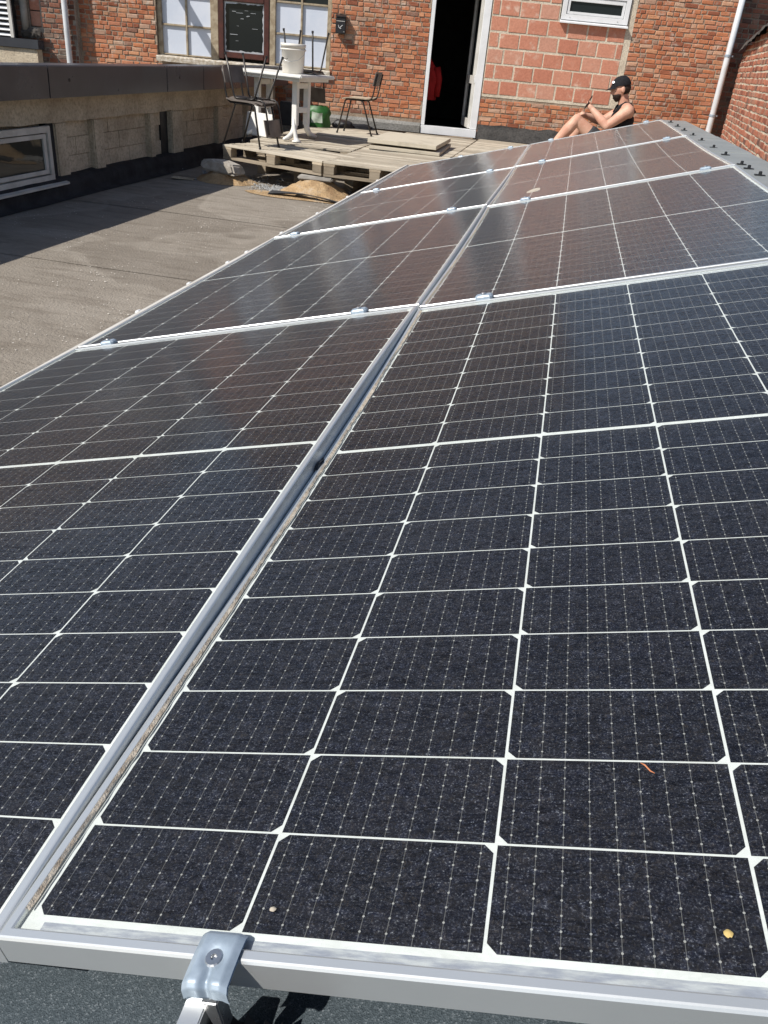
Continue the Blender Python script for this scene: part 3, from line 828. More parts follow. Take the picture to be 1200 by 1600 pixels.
PLAB = {('R', 0): 'solar panel held by the galvanised front bracket, first in the ridge-side row',
        ('L', 0): 'solar panel bowed up beside the open gap, first in the eaves-side row',
        ('R', 1): 'second solar panel from the front bracket in the ridge-side row',
        ('L', 1): 'second solar panel of the eaves-side row, beyond the bowed one',
        ('R', 2): 'third solar panel of the ridge-side row with a pale dropping on it',
        ('L', 2): 'third solar panel of the eaves-side row, next to the one by the deck',
        ('R', 3): 'last solar panel of the ridge-side row, in front of the seated man',
        ('L', 3): 'last solar panel of the eaves-side row, nearest the pallet deck'}
def panel(side, k):
    u0 = 0.0 if side == 'R' else -1.0394
    t = thing('solar_panel', PLAB[(side, k)], 'solar panel', p2w(u0, k * PITCH), PROT, 'solar panels on the pitched roof')
    wf = lambda u, v: warp(side, k, u, v)
    lo, hi, vl, vh = -.016, 1.022, -.0245, NTOT + .0245
    sg = 16
    rail(MB(), (lo, vl), (0, 1), (1, 0), vh - vl, sg, wf).build('frame_rail', M['frame'], t)
    rail(MB(), (hi, vh), (0, -1), (-1, 0), vh - vl, sg, wf).build('frame_rail', M['frame'], t)
    rail(MB(), (hi, vl), (-1, 0), (0, 1), hi - lo, 4, wf).build('frame_rail', M['frame'], t)
    rail(MB(), (lo, vh), (1, 0), (0, -1), hi - lo, 4, wf).build('frame_rail', M['frame'], t)
    sheet = lambda n: MB().grid(6, 24, lambda a, b: (lo + .006 + a * (hi - lo - .012), vl + .006 + b * (vh - vl - .012), n + wf(lo + .006 + a * (hi - lo - .012), vl + .006 + b * (vh - vl - .012))))
    bs = sheet(-.00025).build('backsheet', M['backsheet'], t, smooth=True)
    sheet(.0030).build('glass', M['glass'], t, smooth=True)
    rb_ = MB()
    for q, (va, vb) in enumerate(((-.0140, -.0058), (NTOT + .0058, NTOT + .0140))):
        rb_.grid(12, 1, lambda a, b: (.012 + a * .985, va + b * (vb - va), -.0001 + wf(.012 + a * .985, va)))
    rb_.build('ribbon', M['ribbon'], bs)
    jn = MB()
    for c in range(6):
        for r in range(20):
            x = c * PU + CW / 2; y = r * PV + CH / 2 + (MID if r >= 10 else 0)
            z = wf(x, y); sl = (wf(x, y + .04) - wf(x, y - .04)) / .08; su = (wf(x + .05, y) - wf(x - .05, y)) / .1
            if k < 2:
                link('cell', cell_m[c % 2], t, (x, y, z), (math.atan(sl), -math.atan(su), 0))
            else:
                me = cell_m[c % 2]; b = len(jn.v)
                jn.v += [(x + p.co.x, y + p.co.y, wf(x + p.co.x, y + p.co.y) + p.co.z) for p in me.vertices]
                jn.f += [tuple(b + i for i in pl.vertices) for pl in me.polygons]
    if jn.f:
        # shift so that the cell pattern of the material falls on each column
        o = jn.build('cells', M['cell_far'], t); tag(o, kind='stuff')
    # silt caught along the lower long edge
    if side == 'R':
        rg = random.Random(40 + k)
        def silt(a, b):
            v = .0 + a * NTOT; w = .0010 + .0036 * max(0, noise.noise((v * 5, k * 3, 1)) + .35) + .0022 * rg.random()
            return (-.0065 + b * w, v, (.0060 - .0028 * b) + wf(0, v))
        tag(MB().grid(160, 1, silt).build('silt', M['silt'], t), kind='stuff')
    return t

def cell_far():
    """same wafer, local pattern repeated by the column pitch"""
    t = NT('silicon_half_cells'); co = t.coord('Object'); s = t.sep(co)
    x = t.math('MULTIPLY', t.math('FRACT', t.math('DIVIDE', s[0], PU)), PU)
    u = t.math('FRACT', t.math('DIVIDE', x, .166 / 9))
    du = t.math('ABSOLUTE', t.math('SUBTRACT', u, .5))
    line = t.math('LESS_THAN', du, .02)
    p = t.pos(); n = t.noise(p, 300.0, 3, .7)
    col = t.ramp(n, [(.38, (.006, .0065, .009)), (.56, (.011, .0115, .016)), (.72, (.03, .032, .038))])
    col = t.mix(t.math('MULTIPLY', line, .5), col, (.28, .27, .25))
    return t.done(t.pbsdf(col, .5, 0, None, .3))
M['cell_far'] = cell_far()
M['silt'] = simple('tan_silt', (.56, .50, .41), (.38, .31, .235), .95, 0, 160, .8, 500, .002, .1)
for k in range(4):
    for side in 'LR':
        panel(side, k)

# ---- clamps
def clamp_tree(label, group):
    t = thing('panel_clamp', label, 'clamp', (0, 0, 0), PROT, group)
    c = MB()
    pts = [(-.022, -.009), (-.016, -.0145), (.016, -.0145), (.022, -.009), (.022, .009), (.016, .0145), (-.016, .0145), (-.022, .009)]
    b = 0; c.v = []
    for (z, s) in ((0.0, 1.0), (.006, 1.0), (.010, .82)):
        c.v += [(x * s, y * s, z) for (x, y) in pts]
    for lay in (0, 8):
        for i in range(8):
            j = (i + 1) % 8; c.f.append((lay + i, lay + j, lay + 8 + j, lay + 8 + i))
    c.f.append(tuple(range(16, 24))); c.f.append(tuple(range(7, -1, -1)))
    c.build('cap', M['galv'], t)
    MB().lathe([(.0065, 0), (.0065, .004), (.005, .0055)], 12, Matrix.Translation((0, 0, .0095))).build('bolt', M['steel'], t)
    MB().box(-.012, .012, -.003, .003, -.085, .002).build('stem', M['steel'], t)
    return t
J = [1.7407, 3.5157, 5.2907]
base_clamp = clamp_tree('small galvanised clamp pinching the joint between two panel rows', 'clamps on the panel joints')
first = True
for k, v in enumerate(J):
    for (side, us) in (('L', (-.945, -.178)), ('R', (.155, .905))):
        for u in us:
            if k == 0 and side == 'R' and u > .5: pass
            o = base_clamp if first else copy_tree(base_clamp); first = False
            uu = u + (1.0394 if side == 'L' else 0)
            n = max(warp(side, k, uu, 1.735), warp(side, k + 1, uu, -.029)) + .0045
            o.location = p2w(u, v, n)
end_clamp = clamp_tree('small galvanised end clamp on the panel edge facing the deck', 'end clamps facing the deck')
first = True
for u in (-.945, -.60, -.178, .155, .905):
    o = end_clamp if first else copy_tree(end_clamp); first = False
    o.location = p2w(u, 7.066, .004)

# ---- front bracket: folded galvanised clip, screw, rail and serrated plastic foot
fb = thing('front_bracket', 'folded galvanised clip screwed over the front panel frame above a black foot', 'bracket', p2w(.161, -.0245, .0052), PROT)
cl = MB()
prof = [(.018, .0015), (.015, .0035), (.004, .0045), (-.008, .0045), (-.0185, .0040), (-.0215, .0010), (-.0225, -.0060)]
def clip(u, v):
    i = v * (len(prof) - 1); a = min(int(i), len(prof) - 2); f = i - a
    y = prof[a][0] * (1 - f) + prof[a + 1][0] * f; z = prof[a][1] * (1 - f) + prof[a + 1][1] * f
    x = (u - .5) * .032
    e = abs(u - .5) * 2
    z -= .003 * max(0, e - .7) / .3
    r = math.hypot(x * 1.0, y + .001)
    z -= .0028 * math.exp(-(r / .0075) ** 4)                   # dished seat of the screw
    if y < -.004: z -= .004 * math.exp(-(x / .0032) ** 2) * min(1, (-.004 - y) / .01); y += .003 * math.exp(-(x / .0032) ** 2)
    return (x, y, z + .001)
cl.grid(28, 24, clip)
b0 = len(cl.v); nv0 = list(cl.v)
cl.v += [(x * .96, y + .0012, z - .003) for (x, y, z) in nv0]
cl.f += [tuple(b0 + i for i in q[::-1]) for q in list(cl.f)]
cl.build('clip', M['galv'], fb, smooth=True)
sc = MB().lathe([(.0066, 0), (.0066, .0014), (.0055, .0024), (.0022, .0024), (.0018, .0008), (.0004, .0008)], 16, Matrix.Translation((0, -.001, .0022)))
sc.build('screw', M['steel'], fb, smooth=False)
MB().prism([(-.006, -.012), (.006, -.012), (.0035, -.045), (-.0035, -.045)], 'y', -.022, -.010).build('tongue', M['steel'], fb, bevel=.001)
MB().box(-.026, -.010, -.16, -.004, -.036, -.028).box(-.0255, -.0105, -.16, -.004, -.080, -.036).build('rail', M['alu_pale'], fb, bevel=.001)
MB().lathe([(.004, 0), (.004, .003), (.002, .004)], 14, Matrix.Translation((-.018, -.040, -.028))).build('rail_screw', M['galv'], fb, smooth=True)
ft = MB()
teeth = [(-.009, -.090)]
for k in range(4): teeth += [(-.009 + k * .012, -.040 - (.004 if k % 2 else 0)), (-.003 + k * .012, -.056)]
teeth += [(.039, -.044), (.039, -.090)]
ft.prism(teeth, 'y', -.075, -.010)
ft.box(-.03, .05, -.085, .01, -.0925, -.088)
ft.build('foot', M['black_plastic'], fb)

# rail ends and eave trim on the low side
et = thing('eave_trim', 'pale metal edge trim along the low side of the panel field', 'trim', p2w(-1.0585, 0, .012), PROT)
MB().prism([(-.001, -.03), (-.001, .012), (-.030, .010), (-.034, .002), (-.034, -.08), (-.030, -.08), (-.030, -.03)], 'y', -.03, 7.06).build('profile', M['pvc_grey'], et)
for y in (.75, 1.35, 2.2, 2.62, 3.02, 3.25, 3.75, 4.4, 5.1, 6.0):
    MB().box(-.048, -.030, y - .012, y + .012, -.004, .012).build('clip', M['pvc'], et, bevel=.003)

# ---- small things on the glass
def on_glass(side, k, u, v): 
    uu = u + (1.0394 if side == 'L' else 0)
    return p2w(u, v, .0036 + warp(side, k, uu, v - k * PITCH))
tw = MB().tube([(0, 0, .0006), (.003, -.004, .0022), (.0065, -.0085, .001), (.0095, -.0105, .0008)], [.0005, .0007, .0006, .0003], 6)
tag(tw.build('dry_twig', M['twig'], None, True, on_glass('R', 0, .439, .163), PROT), 'tiny curved orange dry twig lying on the front panel glass', 'twig')
def blob(name, r, mat, loc, label, cat, sx=1.0, seed=0, rz=0):
    m = MB()
    m.grid(18, 5, lambda u, v: (sx * r * v * math.cos(2 * math.pi * u) * (1 + .25 * noise.noise((math.cos(u * 6.283) * 2, math.sin(u * 6.283) * 2, seed))), r * v * math.sin(2 * math.pi * u) * (1 + .25 * noise.noise((math.cos(u * 6.283) * 2, math.sin(u * 6.283) * 2, seed))), .0012 * (1 - v * v)))
    return tag(m.build(name, mat, None, True, loc, (0, -TILT, rz)), label, cat)
blob('lichen_spot', .0028, M['lichen'], on_glass('R', 0, .481, .024), 'round yellow lichen spot on the third cell column of the bracketed panel', 'lichen')
blob('grit_chip', .0019, M['dropping'], on_glass('R', 0, .186, .0165), 'pale grit chip on the glass next to the front bracket', 'grit', 1.3, 3)
blob('bird_dropping', .02, M['dropping'], on_glass('R', 2, .174, 3.86), 'pale dried bird dropping on the third ridge-side panel', 'dropping', 2.2, 5, R(50))
lf_ = MB().grid(8, 6, lambda u, v: ((u - .5) * .016 * (1 - abs(v - .5) * 1.3), (v - .5) * .05, .004 * math.sin(u * 3.1) + .003 * math.sin(v * 5)))
tag(lf_.build('dead_leaf', M['black'], None, True, p2w(-.015, .80, -.006), (0, R(-50), R(4))), 'dark curled dead leaf caught in the gap between the two front panels', 'leaf')

# ---- ridge flashing with bolts
rf = thing('ridge_flashing', 'grey sheet-metal flashing strip with black bolts along the upper panel edge', 'flashing')
ys = [7.55, 5.70, 4.55, 3.35, 1.8, -1.4]
for k in range(len(ys) - 1):
    d = .0025 * (k % 2)
    MB().prism([(.988, 1.078 + d), (.988, 1.082 + d), (1.225, 1.094 + d), (1.228, 1.0 + d), (1.224, 1.0 + d), (1.221, 1.090 + d)], 'y', ys[k + 1] - .05, ys[k]).build('sheet', M['zinc'], rf)
for y in (7.18, 6.65, 6.2, 5.69, 5.26, 4.75, 4.33, 3.86, 3.68, 3.43, 2.9, 2.4):
    MB().lathe([(.016, 0), (.016, .003), (.007, .004), (.007, .014), (.004, .016)], 12, Matrix.Translation((1.07, y, 1.087))).box(-.02, .02, -.012, .012, -.002, .0035, Matrix.Translation((1.07, y, 1.087))).build('bolt', M['black_plastic'], rf)
rw_ = MB(); rw_.box(1.02, 1.21, -1.4, 7.1, .004, 1.06)
tag(rw_.build('roof_side_wall', M['cement']), kind='structure')

# ------------------------------------------------------------------ pallet deck
DECK = .36
def pallet(x, y, ang, w, d, label, z=DECK, nb=7, seed=0):
    """top boards along local x, stringers along y, nine blocks, three bottom boards; origin at the front left corner underneath"""
    rg = random.Random(seed)
    t = thing('pallet', label, 'pallet', (x, y, z - .144), (0, 0, ang), 'pallets of the deck')
    bwid = d / nb
    for k in range(nb):
        wd_ = bwid - rg.uniform(.010, .022)
        o = MB().box(-rg.uniform(0, .006), w + rg.uniform(0, .006), -wd_ / 2, wd_ / 2, .122, .144 - rg.uniform(0, .003)).build('board', M['pallet'], t, bevel=.003)
        o.location = (0, bwid * (k + .5), 0); o.rotation_euler = (0, 0, rg.uniform(-.003, .003))
    for k in range(3):
        xa = (0, w / 2 - .06, w - .12)[k]
        MB().box(xa, xa + .12, .004, d - .004, .100, .1215).build('stringer', M['pallet_y'], t)
        for q in range(3):
            ya = (.003, d / 2 - .05, d - .103)[q]
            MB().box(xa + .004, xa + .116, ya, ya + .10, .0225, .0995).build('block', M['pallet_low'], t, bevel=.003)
    for q in range(3):
        ya = (.004, d / 2 - .05, d - .104)[q]
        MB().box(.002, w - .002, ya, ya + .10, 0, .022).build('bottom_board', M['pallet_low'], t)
    return t

pallet(-3.40, 8.70, R(-18.5), 1.32, .80, 'grey wooden pallet at the deck front under the stacked chairs', nb=8, seed=1)
pallet(-2.125, 8.27, R(-2), 1.10, .80, 'wooden pallet at the deck front resting on the sand mound slab', nb=8, seed=2)
pallet(-1.00, 8.24, R(-1), 1.10, .80, 'front-edge pallet half hidden behind the low corner of the last panel', nb=8, seed=3)
gl_ = 'weathered wooden pallet laid flat in the deck behind the front pallets'
colx = [(-3.36, 1.22), (-2.115, 1.07), (-1.02, 1.07), (.07, 1.12)]
for i, (xx, w) in enumerate(colx):
    for j in range(6):
        if i == 3 and j == 0: continue
        y = 9.09 + j * .81 + (.36 if i == 0 else 0)
        wall_y = 13.008 + (xx + 1.519) * math.tan(WA) - .07
        d = min(.80, wall_y - y)
        if d < .14: continue
        pallet(xx, y, R(random.uniform(-.5, .5)), w, d, gl_, DECK - random.uniform(0, .006), nb=max(1, round(d / .105)), seed=20 + i * 7 + j)
pallet(-.15, 9.50, R(3), 1.2, .8, 'extra pallet stacked on the deck under the seated man', DECK + .147, seed=77)
sb_ = [(-3.2, 9.4, 12.3), (-2.62, 9.0, 12.4), (-2.0, 8.9, 12.6), (-1.4, 8.9, 12.7), (-.9, 8.9, 12.8), (-.2, 8.9, 12.9), (.2, 8.9, 13.0), (.9, 8.9, 13.1)]
for (x, a, b) in sb_:
    tag(MB().box(x - .05, x + .05, a, b, .009, .2145 - .007).build('support_beam', M['pallet_y']), 'dark timber sleeper lying under the pallets', 'beam', 'sleepers under the deck')

# loose boards on the deck
def board(name, c, L, W, th, ang, z, label):
    return tag(MB().box(-L / 2, L / 2, -W / 2, W / 2, 0, th).build(name, M['ply'], None, loc=(c[0], c[1], z), rot=(0, 0, ang), bevel=.004), label, 'board', 'boards on the deck')
board('plywood_board', (-1.62, 10.55), .86, 1.30, .035, R(2), DECK + .003, 'lower pale board of the pair lying on the deck')
board('plywood_board', (-1.64, 10.57), .84, 1.24, .045, R(0), DECK + .062, 'upper thick pale board lying on another board')
tag(MB().box(-.35, .35, -.05, .05, 0, .022).box(-.35, .35, .3, .4, 0, .022).build('wood_batten', M['pallet'], None, loc=(-1.63, 10.3, DECK + .039)), 'thin battens between the two pale boards', 'batten')
board('plywood_sheet', (-2.62, 11.3), .75, .95, .012, R(2), DECK + .002, 'thin pale sheet under the single upright chair')

# ------------------------------------------------------------------ chairs
def chair(label, seat_mat, back_mat, group='old school chairs'):
    t = thing('school_chair', label, 'chair', group=group)
    # local +x forward, z up, origin on the floor
    def seat(u, v):
        x = -.19 + u * .39; y = (v - .5) * .38 * (1 - .10 * (1 - u) * 0)
        z = .435 + .012 * (abs(v - .5) * 2) ** 2 - .02 * max(0, u - .8) / .2 + .015 * max(0, .15 - u) / .15
        return (x, y, z)
    s = MB().grid(12, 10, seat); n0 = len(s.v); f0 = list(s.f)
    s.v += [(x, y, z - .011) for (x, y, z) in s.v[:n0]]
    s.f += [tuple(n0 + i for i in q[::-1]) for q in f0]
    rim = [i for i in range(13)] + [13 * k + 12 for k in range(1, 11)] + [130 + i for i in range(11, -1, -1)] + [13 * k for k in range(9, 0, -1)]
    for a, b in zip(rim, rim[1:] + rim[:1]): s.f.append((b, a, a + n0, b + n0))
    s.build('seat', seat_mat, t, smooth=False)
    def back(u, v):
        y = (u - .5) * .36; z = .60 + v * .165
        return (-.235 - .10 * (v * .35) - .035 * (abs(u - .5) * 2) ** 2 * -1 - .0, y, z)
    b = MB().grid(10, 6, back); n0 = len(b.v); f0 = list(b.f)
    b.v += [(x - .010, y, z) for (x, y, z) in b.v[:n0]]
    b.f += [tuple(n0 + i for i in q[::-1]) for q in f0]
    rim = [i for i in range(11)] + [11 * k + 10 for k in range(1, 7)] + [66 + i for i in range(9, -1, -1)] + [11 * k for k in range(5, 0, -1)]
    for p, q in zip(rim, rim[1:] + rim[:1]): b.f.append((q, p, p + n0, q + n0))
    b.build('backrest', back_mat, t)
    r = .0105
    for sgn in (-1, 1):
        y = sgn * .165
        MB().tube([(.245, y * 1.12, 0), (.16, y, .395), (.145, y, .412), (.125, y, .418), (.0, y, .418)], r, 8).build('leg', M['chair_metal'], t, smooth=True)
        MB().tube([(-.235, y * 1.12, 0), (-.09, y, .395), (-.075, y, .412), (-.05, y, .418), (0, y, .418)], r, 8).build('leg', M['chair_metal'], t, smooth=True)
        MB().tube([(.0, y * .93, .421), (-.16, y * .93, .421), (-.195, y * .93, .44), (-.215, y * .93, .50), (-.245, y * .93, .66), (-.262, y * .93, .74)], r * .9, 8).build('back_tube', M['chair_metal'], t, smooth=True)
    MB().tube([(.06, -.165, .414), (.06, .165, .414)], r * .8, 6).tube([(-.10, -.165, .414), (-.10, .165, .414)], r * .8, 6).build('cross_bar', M['chair_metal'], t, smooth=True)
    for (x, y) in ((.245, .185), (.245, -.185), (-.235, .185), (-.235, -.185)):
        MB().lathe([(.013, 0), (.013, .02), (.011, .024)], 10, Matrix.Translation((x, y, 0))).build('foot_cap', M['black_plastic'], t)
    return t
c0 = chair('single upright wooden school chair standing alone near the doorway', M['chair_ply'], M['chair_ply_dark'])
c0.location = (-2.55, 11.46, DECK + .015); c0.rotation_euler = (0, 0, R(180))
c1 = chair('upright dark school chair with another chair turned over on its seat', M['chair_ply_dark'], M['chair_ply_dark'])
c1.location = (-3.13, 8.86, DECK + .001); c1.rotation_euler = (0, 0, R(-14))
c2 = copy_tree(c1); c2['label'] = 'upside-down school chair resting on another chair, legs in the air'
c2.location = (-3.09, 8.87, DECK + .885); c2.rotation_euler = (R(180), 0, R(172))
c3 = copy_tree(c1); c3['label'] = 'upside-down school chair on the white table behind the bucket'
c3.location = (-2.98, 10.34, DECK + .713 + .448); c3.rotation_euler = (R(180), 0, R(-97))

# ------------------------------------------------------------------ white plastic table
tb = thing('garden_table', 'white plastic garden table with curved pedestal feet carrying a bucket', 'table', (-3.19, 10.10, DECK), (0, 0, R(-14)))
tp = MB().box(-.50, .50, -.40, .40, .672, .712)
tp.build('table_top', M['white_plastic'], tb, bevel=.012)
MB().box(-.44, .44, -.34, .34, .640, .671).build('apron', M['white_plastic'], tb)
for sx in (-.27, .27):
    pd = MB()
    for sy in (-.13, .13):
        pd.box(sx - .035, sx + .035, sy - .03, sy + .03, .16, .639)
    pd.box(sx - .03, sx + .03, -.12, .12, .30, .36).box(sx - .03, sx + .03, -.12, .12, .56, .62)
    pd.build('pedestal', M['white_plastic'], tb, bevel=.006)
    for sy in (-1, 1):
        path = [(sx, sy * .13, .19), (sx, sy * .15, .12), (sx, sy * .20, .065), (sx, sy * .28, .036), (sx, sy * .37, .022)]
        MB().tube(path, [.036, .036, .034, .030, .020], 10).build('foot', M['white_plastic'], tb, smooth=True)
bk = thing('plastic_bucket', 'white plastic bucket standing on the garden table', 'bucket', (-3.00, 9.90, DECK + .713))
MB().lathe([(.115, 0), (.122, .004), (.138, .27), (.146, .272), (.146, .30), (.138, .302), (.134, .298), (.118, .006)], 32, None, True, True).build('body', M['bucket'], bk, smooth=True)
MB().lathe([(.1455, .235), (.150, .238), (.150, .248), (.1455, .25)], 32, None, False, False).build('rim_ring', M['bucket'], bk, smooth=True)
MB().tube([(-.146, 0, .262), (-.15, -.05, .2), (-.1, -.13, .14), (0, -.158, .12), (.1, -.13, .14), (.15, -.05, .2), (.146, 0, .262)], .0025, 6).build('handle', M['steel'], bk, smooth=True)
MB().box(-.06, -.02, -.1345, -.131, .146, .150).build('printed_mark', M['black'], bk)

# ------------------------------------------------------------------ clutter under and beside the table
gb = thing('green_bag', 'bright green woven bag with pale print slumped by the wall', 'bag', (-3.30, 12.05, DECK))
def bagf(u, v):
    a = u * 2 * math.pi; r = (.16 + .02 * noise.noise((math.cos(a) * 2, math.sin(a) * 2, v * 3))) * (1 - .30 * max(0, v - .7) / .3)
    return (r * math.cos(a) * 1.15, r * math.sin(a) * .8, .27 * v + .012 * noise.noise((math.cos(a) * 3, math.sin(a) * 3, v * 5)))
MB().grid(28, 12, bagf).build('sack', M['green'], gb, smooth=True)
MB().grid(10, 6, lambda u, v: [c * k for c, k in zip(bagf(.70 + u * .14, .2 + v * .5), (1.02, 1.02, 1))]).build('print', M['bag_print'], gb, smooth=True)
def lump(name, loc, r, mat, label, cat, seed=0, flat=.6, group=None):
    m = MB()
    def fn(u, v):
        a = u * 2 * math.pi; b = v * math.pi * .5
        d = Vector((math.cos(a) * math.cos(b), math.sin(a) * math.cos(b), math.sin(b)))
        k = 1 + .30 * noise.noise(d * 1.6 + Vector((seed * 3.1, 0, 0))) + .13 * noise.noise(d * 4.5 + Vector((0, seed * 2.3, 0)))
        return (d.x * r[0] * k, d.y * r[1] * k, d.z * r[2] * k)
    m.grid(28, 12, fn)
    return tag(m.build(name, mat, None, True, loc), label, cat, group)
lump('rubbish_sack', (-3.0, 12.35, DECK), (.17, .13, .10), M['black'], 'crumpled black plastic sack beside the green bag', 'sack', 2)
lump('black_cloth', (-2.75, 12.45, DECK), (.22, .08, .06), M['cloth_black'], 'flat heap of black cloth at the foot of the brick wall', 'cloth', 4)
tag(MB().box(-.14, .14, -.10, .10, 0, .30).build('storage_box', M['black'], None, loc=(-3.62, 11.75, DECK), rot=(0, 0, R(15)), bevel=.01), 'dark storage box under the table by the parapet', 'box')
tag(MB().box(-.20, .20, -.02, .02, 0, .26).build('white_panel', M['white_plastic'], None, loc=(-3.42, 9.88, DECK), rot=(R(-12), 0, R(-20)), bevel=.006), 'small white plastic board leaning below the table', 'board')
tag(MB().tube([(0, 0, 0), (0, 0, .015), (.0, .0, .03), (-.01, .0, .05), (-.03, 0, .16), (-.05, 0, .26)], [.055, .055, .03, .026, .020, .008], 12).build('parasol_foot', M['white_plastic'], None, True, (-2.87, 9.70, DECK + .001)), 'white tapering plastic foot standing in front of the table', 'foot')

# ------------------------------------------------------------------ rubble by the deck
def mound(name, loc, r, h, label, seed, plateau=.35):
    def fn(u, v):
        a = u * 2 * math.pi; d = v
        rr = (1 + .16 * noise.noise((math.cos(a) * 1.3, math.sin(a) * 1.3, seed)) + .07 * noise.noise((math.cos(a) * 4, math.sin(a) * 4, seed)))
        hh = h * (1 - max(0, (d - plateau) / (1 - plateau)) ** .8)
        x, y = r[0] * d * rr * math.cos(a), r[1] * d * rr * math.sin(a)
        return (x, y, max(0, hh) + .014 * noise.noise((x * 14, y * 14, seed)) * (d < .98) + .008 * noise.noise((x * 40, y * 40, seed)) * (d < .98))
    return tag(MB().grid(72, 26, fn).build(name, M['sand'], None, True, loc), label, 'sand')
mound('sand_mound', (-2.20, 8.38, .006), (.42, .30), .165, 'orange sand mound carrying a grey slab under the deck edge', 1)
mound('sand_mound', (-3.30, 8.55, .006), (.34, .26), .13, 'shaded sand mound beneath the pale rock by the parapet', 2)
def flat_sand(u, v):
    a = u * 2 * math.pi; r = v * (1 + .35 * noise.noise((math.cos(a) * 1.5, math.sin(a) * 1.5, 8)))
    return (r * .75 * math.cos(a), r * .17 * math.sin(a), .010 * (1 - v) + .003)
tag(MB().grid(48, 8, flat_sand).build('spilled_sand', M['sand'], None, True, (-2.28, 8.12, .006)), 'thin fan of spilled sand spreading onto the felt', 'sand', kind='stuff')
tag(MB().prism([(-.20, -.14), (.19, -.16), (.21, .13), (-.18, .15)], 'z', 0, .04).build('stone_slab', M['slab'], None, loc=(-2.20, 8.42, .170), rot=(R(4), R(-2), R(-4)), bevel=.012), 'grey slab on the orange sand mound under the pallet corner', 'slab')
rk = MB(); rk_pts = [(-.24, -.10, 0), (.22, -.13, 0), (.25, .10, 0), (-.20, .12, 0), (-.22, -.08, .10), (-.05, -.11, .125), (.17, -.11, .105), (.21, .07, .09), (.0, .10, .12), (-.19, .09, .095)]
bmr = bmesh.new()
for p in rk_pts: bmr.verts.new(p)
bmesh.ops.convex_hull(bmr, input=bmr.verts)
bmesh.ops.bevel(bmr, geom=list(bmr.edges), offset=.018, segments=2, affect='EDGES')
rme = bpy.data.meshes.new('pale_rock'); bmr.to_mesh(rme); bmr.free(); rme.materials.append(M['stone'])
tag(link('pale_rock', rme, None, (-3.33, 8.52, .105), (0, R(3), R(-8))), 'rough pale rock on sand at the deck corner', 'rock')
lump('small_pebble', (-2.12, 8.055, .008), (.026, .022, .022), M['gravel'], 'small grey pebble beside the black rubber flap', 'pebble', 3)
fl = MB().grid(24, 4, lambda u, v: (-.38 + u * .80, -.06 + v * (.11 - .05 * u) + .03 * math.sin(u * 2.6), .012 + .035 * math.sin(u * 3.1) * (1 - v * .5) + .02 * (1 - u) * v))
n0 = len(fl.v); ff = list(fl.f); fl.v += [(x, y, z - .008) for (x, y, z) in fl.v]; fl.f += [tuple(n0 + i for i in q[::-1]) for q in ff]
tag(fl.build('rubber_flap', M['rubber'], None, True, (-2.26, 8.05, .010), (0, 0, R(-6))), 'curled black rubber flap lying before the sand mound', 'rubber')
gv = MB(); rg = random.Random(17)
def pebbles(mb, n, cx_, cy_, sx, sy, r0, r1, z=.008):
    for _ in range(n):
        x, y = rg.gauss(cx_, sx), rg.gauss(cy_, sy); r = rg.uniform(r0, r1); b = len(mb.v)
        for d in ((1, 0, 0), (-1, 0, 0), (0, 1, 0), (0, -1, 0), (0, 0, 1), (0, 0, -.4)):
            mb.v.append((x + d[0] * r * rg.uniform(.7, 1.3), y + d[1] * r * rg.uniform(.7, 1.3), z + r * .4 + d[2] * r * rg.uniform(.6, 1.1)))
        for q in ((0, 2, 4), (2, 1, 4), (1, 3, 4), (3, 0, 4), (2, 0, 5), (1, 2, 5), (3, 1, 5), (0, 3, 5)): mb.f.append(tuple(b + i for i in q))
pebbles(gv, 420, -2.62, 8.42, .13, .10, .006, .018)
pebbles(gv, 220, -1.75, 8.55, .25, .12, .006, .02)
pebbles(gv, 160, -3.25, 8.9, .3, .2, .006, .02)
tag(gv.build('gravel', M['gravel']), 'loose grey gravel scattered on the felt under the deck', 'gravel', kind='stuff')
ch = MB()
for _ in range(5200):
    x, y = rg.uniform(-3.95, -1.05), rg.uniform(1.6, 8.2); r = rg.uniform(.002, .0052) * (1 + .6 * (rg.random() < .06))
    if noise.noise((x * 2.2, y * 1.6, 4)) + .5 * noise.noise((x * 7, y * 7, 1)) < rg.uniform(-.05, .55): continue
    r = r; b = len(ch.v); a = rg.uniform(0, 6.28)
    for k in range(4): ch.v.append((x + math.cos(a + k * 1.57) * r * rg.uniform(.6, 1.4), y + math.sin(a + k * 1.57) * r * rg.uniform(.6, 1.4), .0105))
    ch.v.append((x, y, .0105 + r * .5))
    for k in range(4): ch.f.append((b + k, b + (k + 1) % 4, b + 4))
tag(ch.build('paint_flakes', M['flake']), 'pale paint flakes and chips strewn over the flat roof', 'debris', kind='stuff')
for (x, y, a, L) in ((-3.3, 5.9, 20, .14), (-3.45, 6.6, 70, .10), (-3.6, 8.15, 40, .22), (-3.55, 7.9, 10, .16)):
    pass
tag(MB().prism([(-.13, -.05), (.10, -.07), (.14, .03), (-.08, .07)], 'z', 0, .012).build('felt_offcut', M['concrete_d'], None, loc=(-3.72, 8.35, .012), rot=(0, R(4), R(35))), 'torn felt offcut lying by the parapet foot', 'offcut')

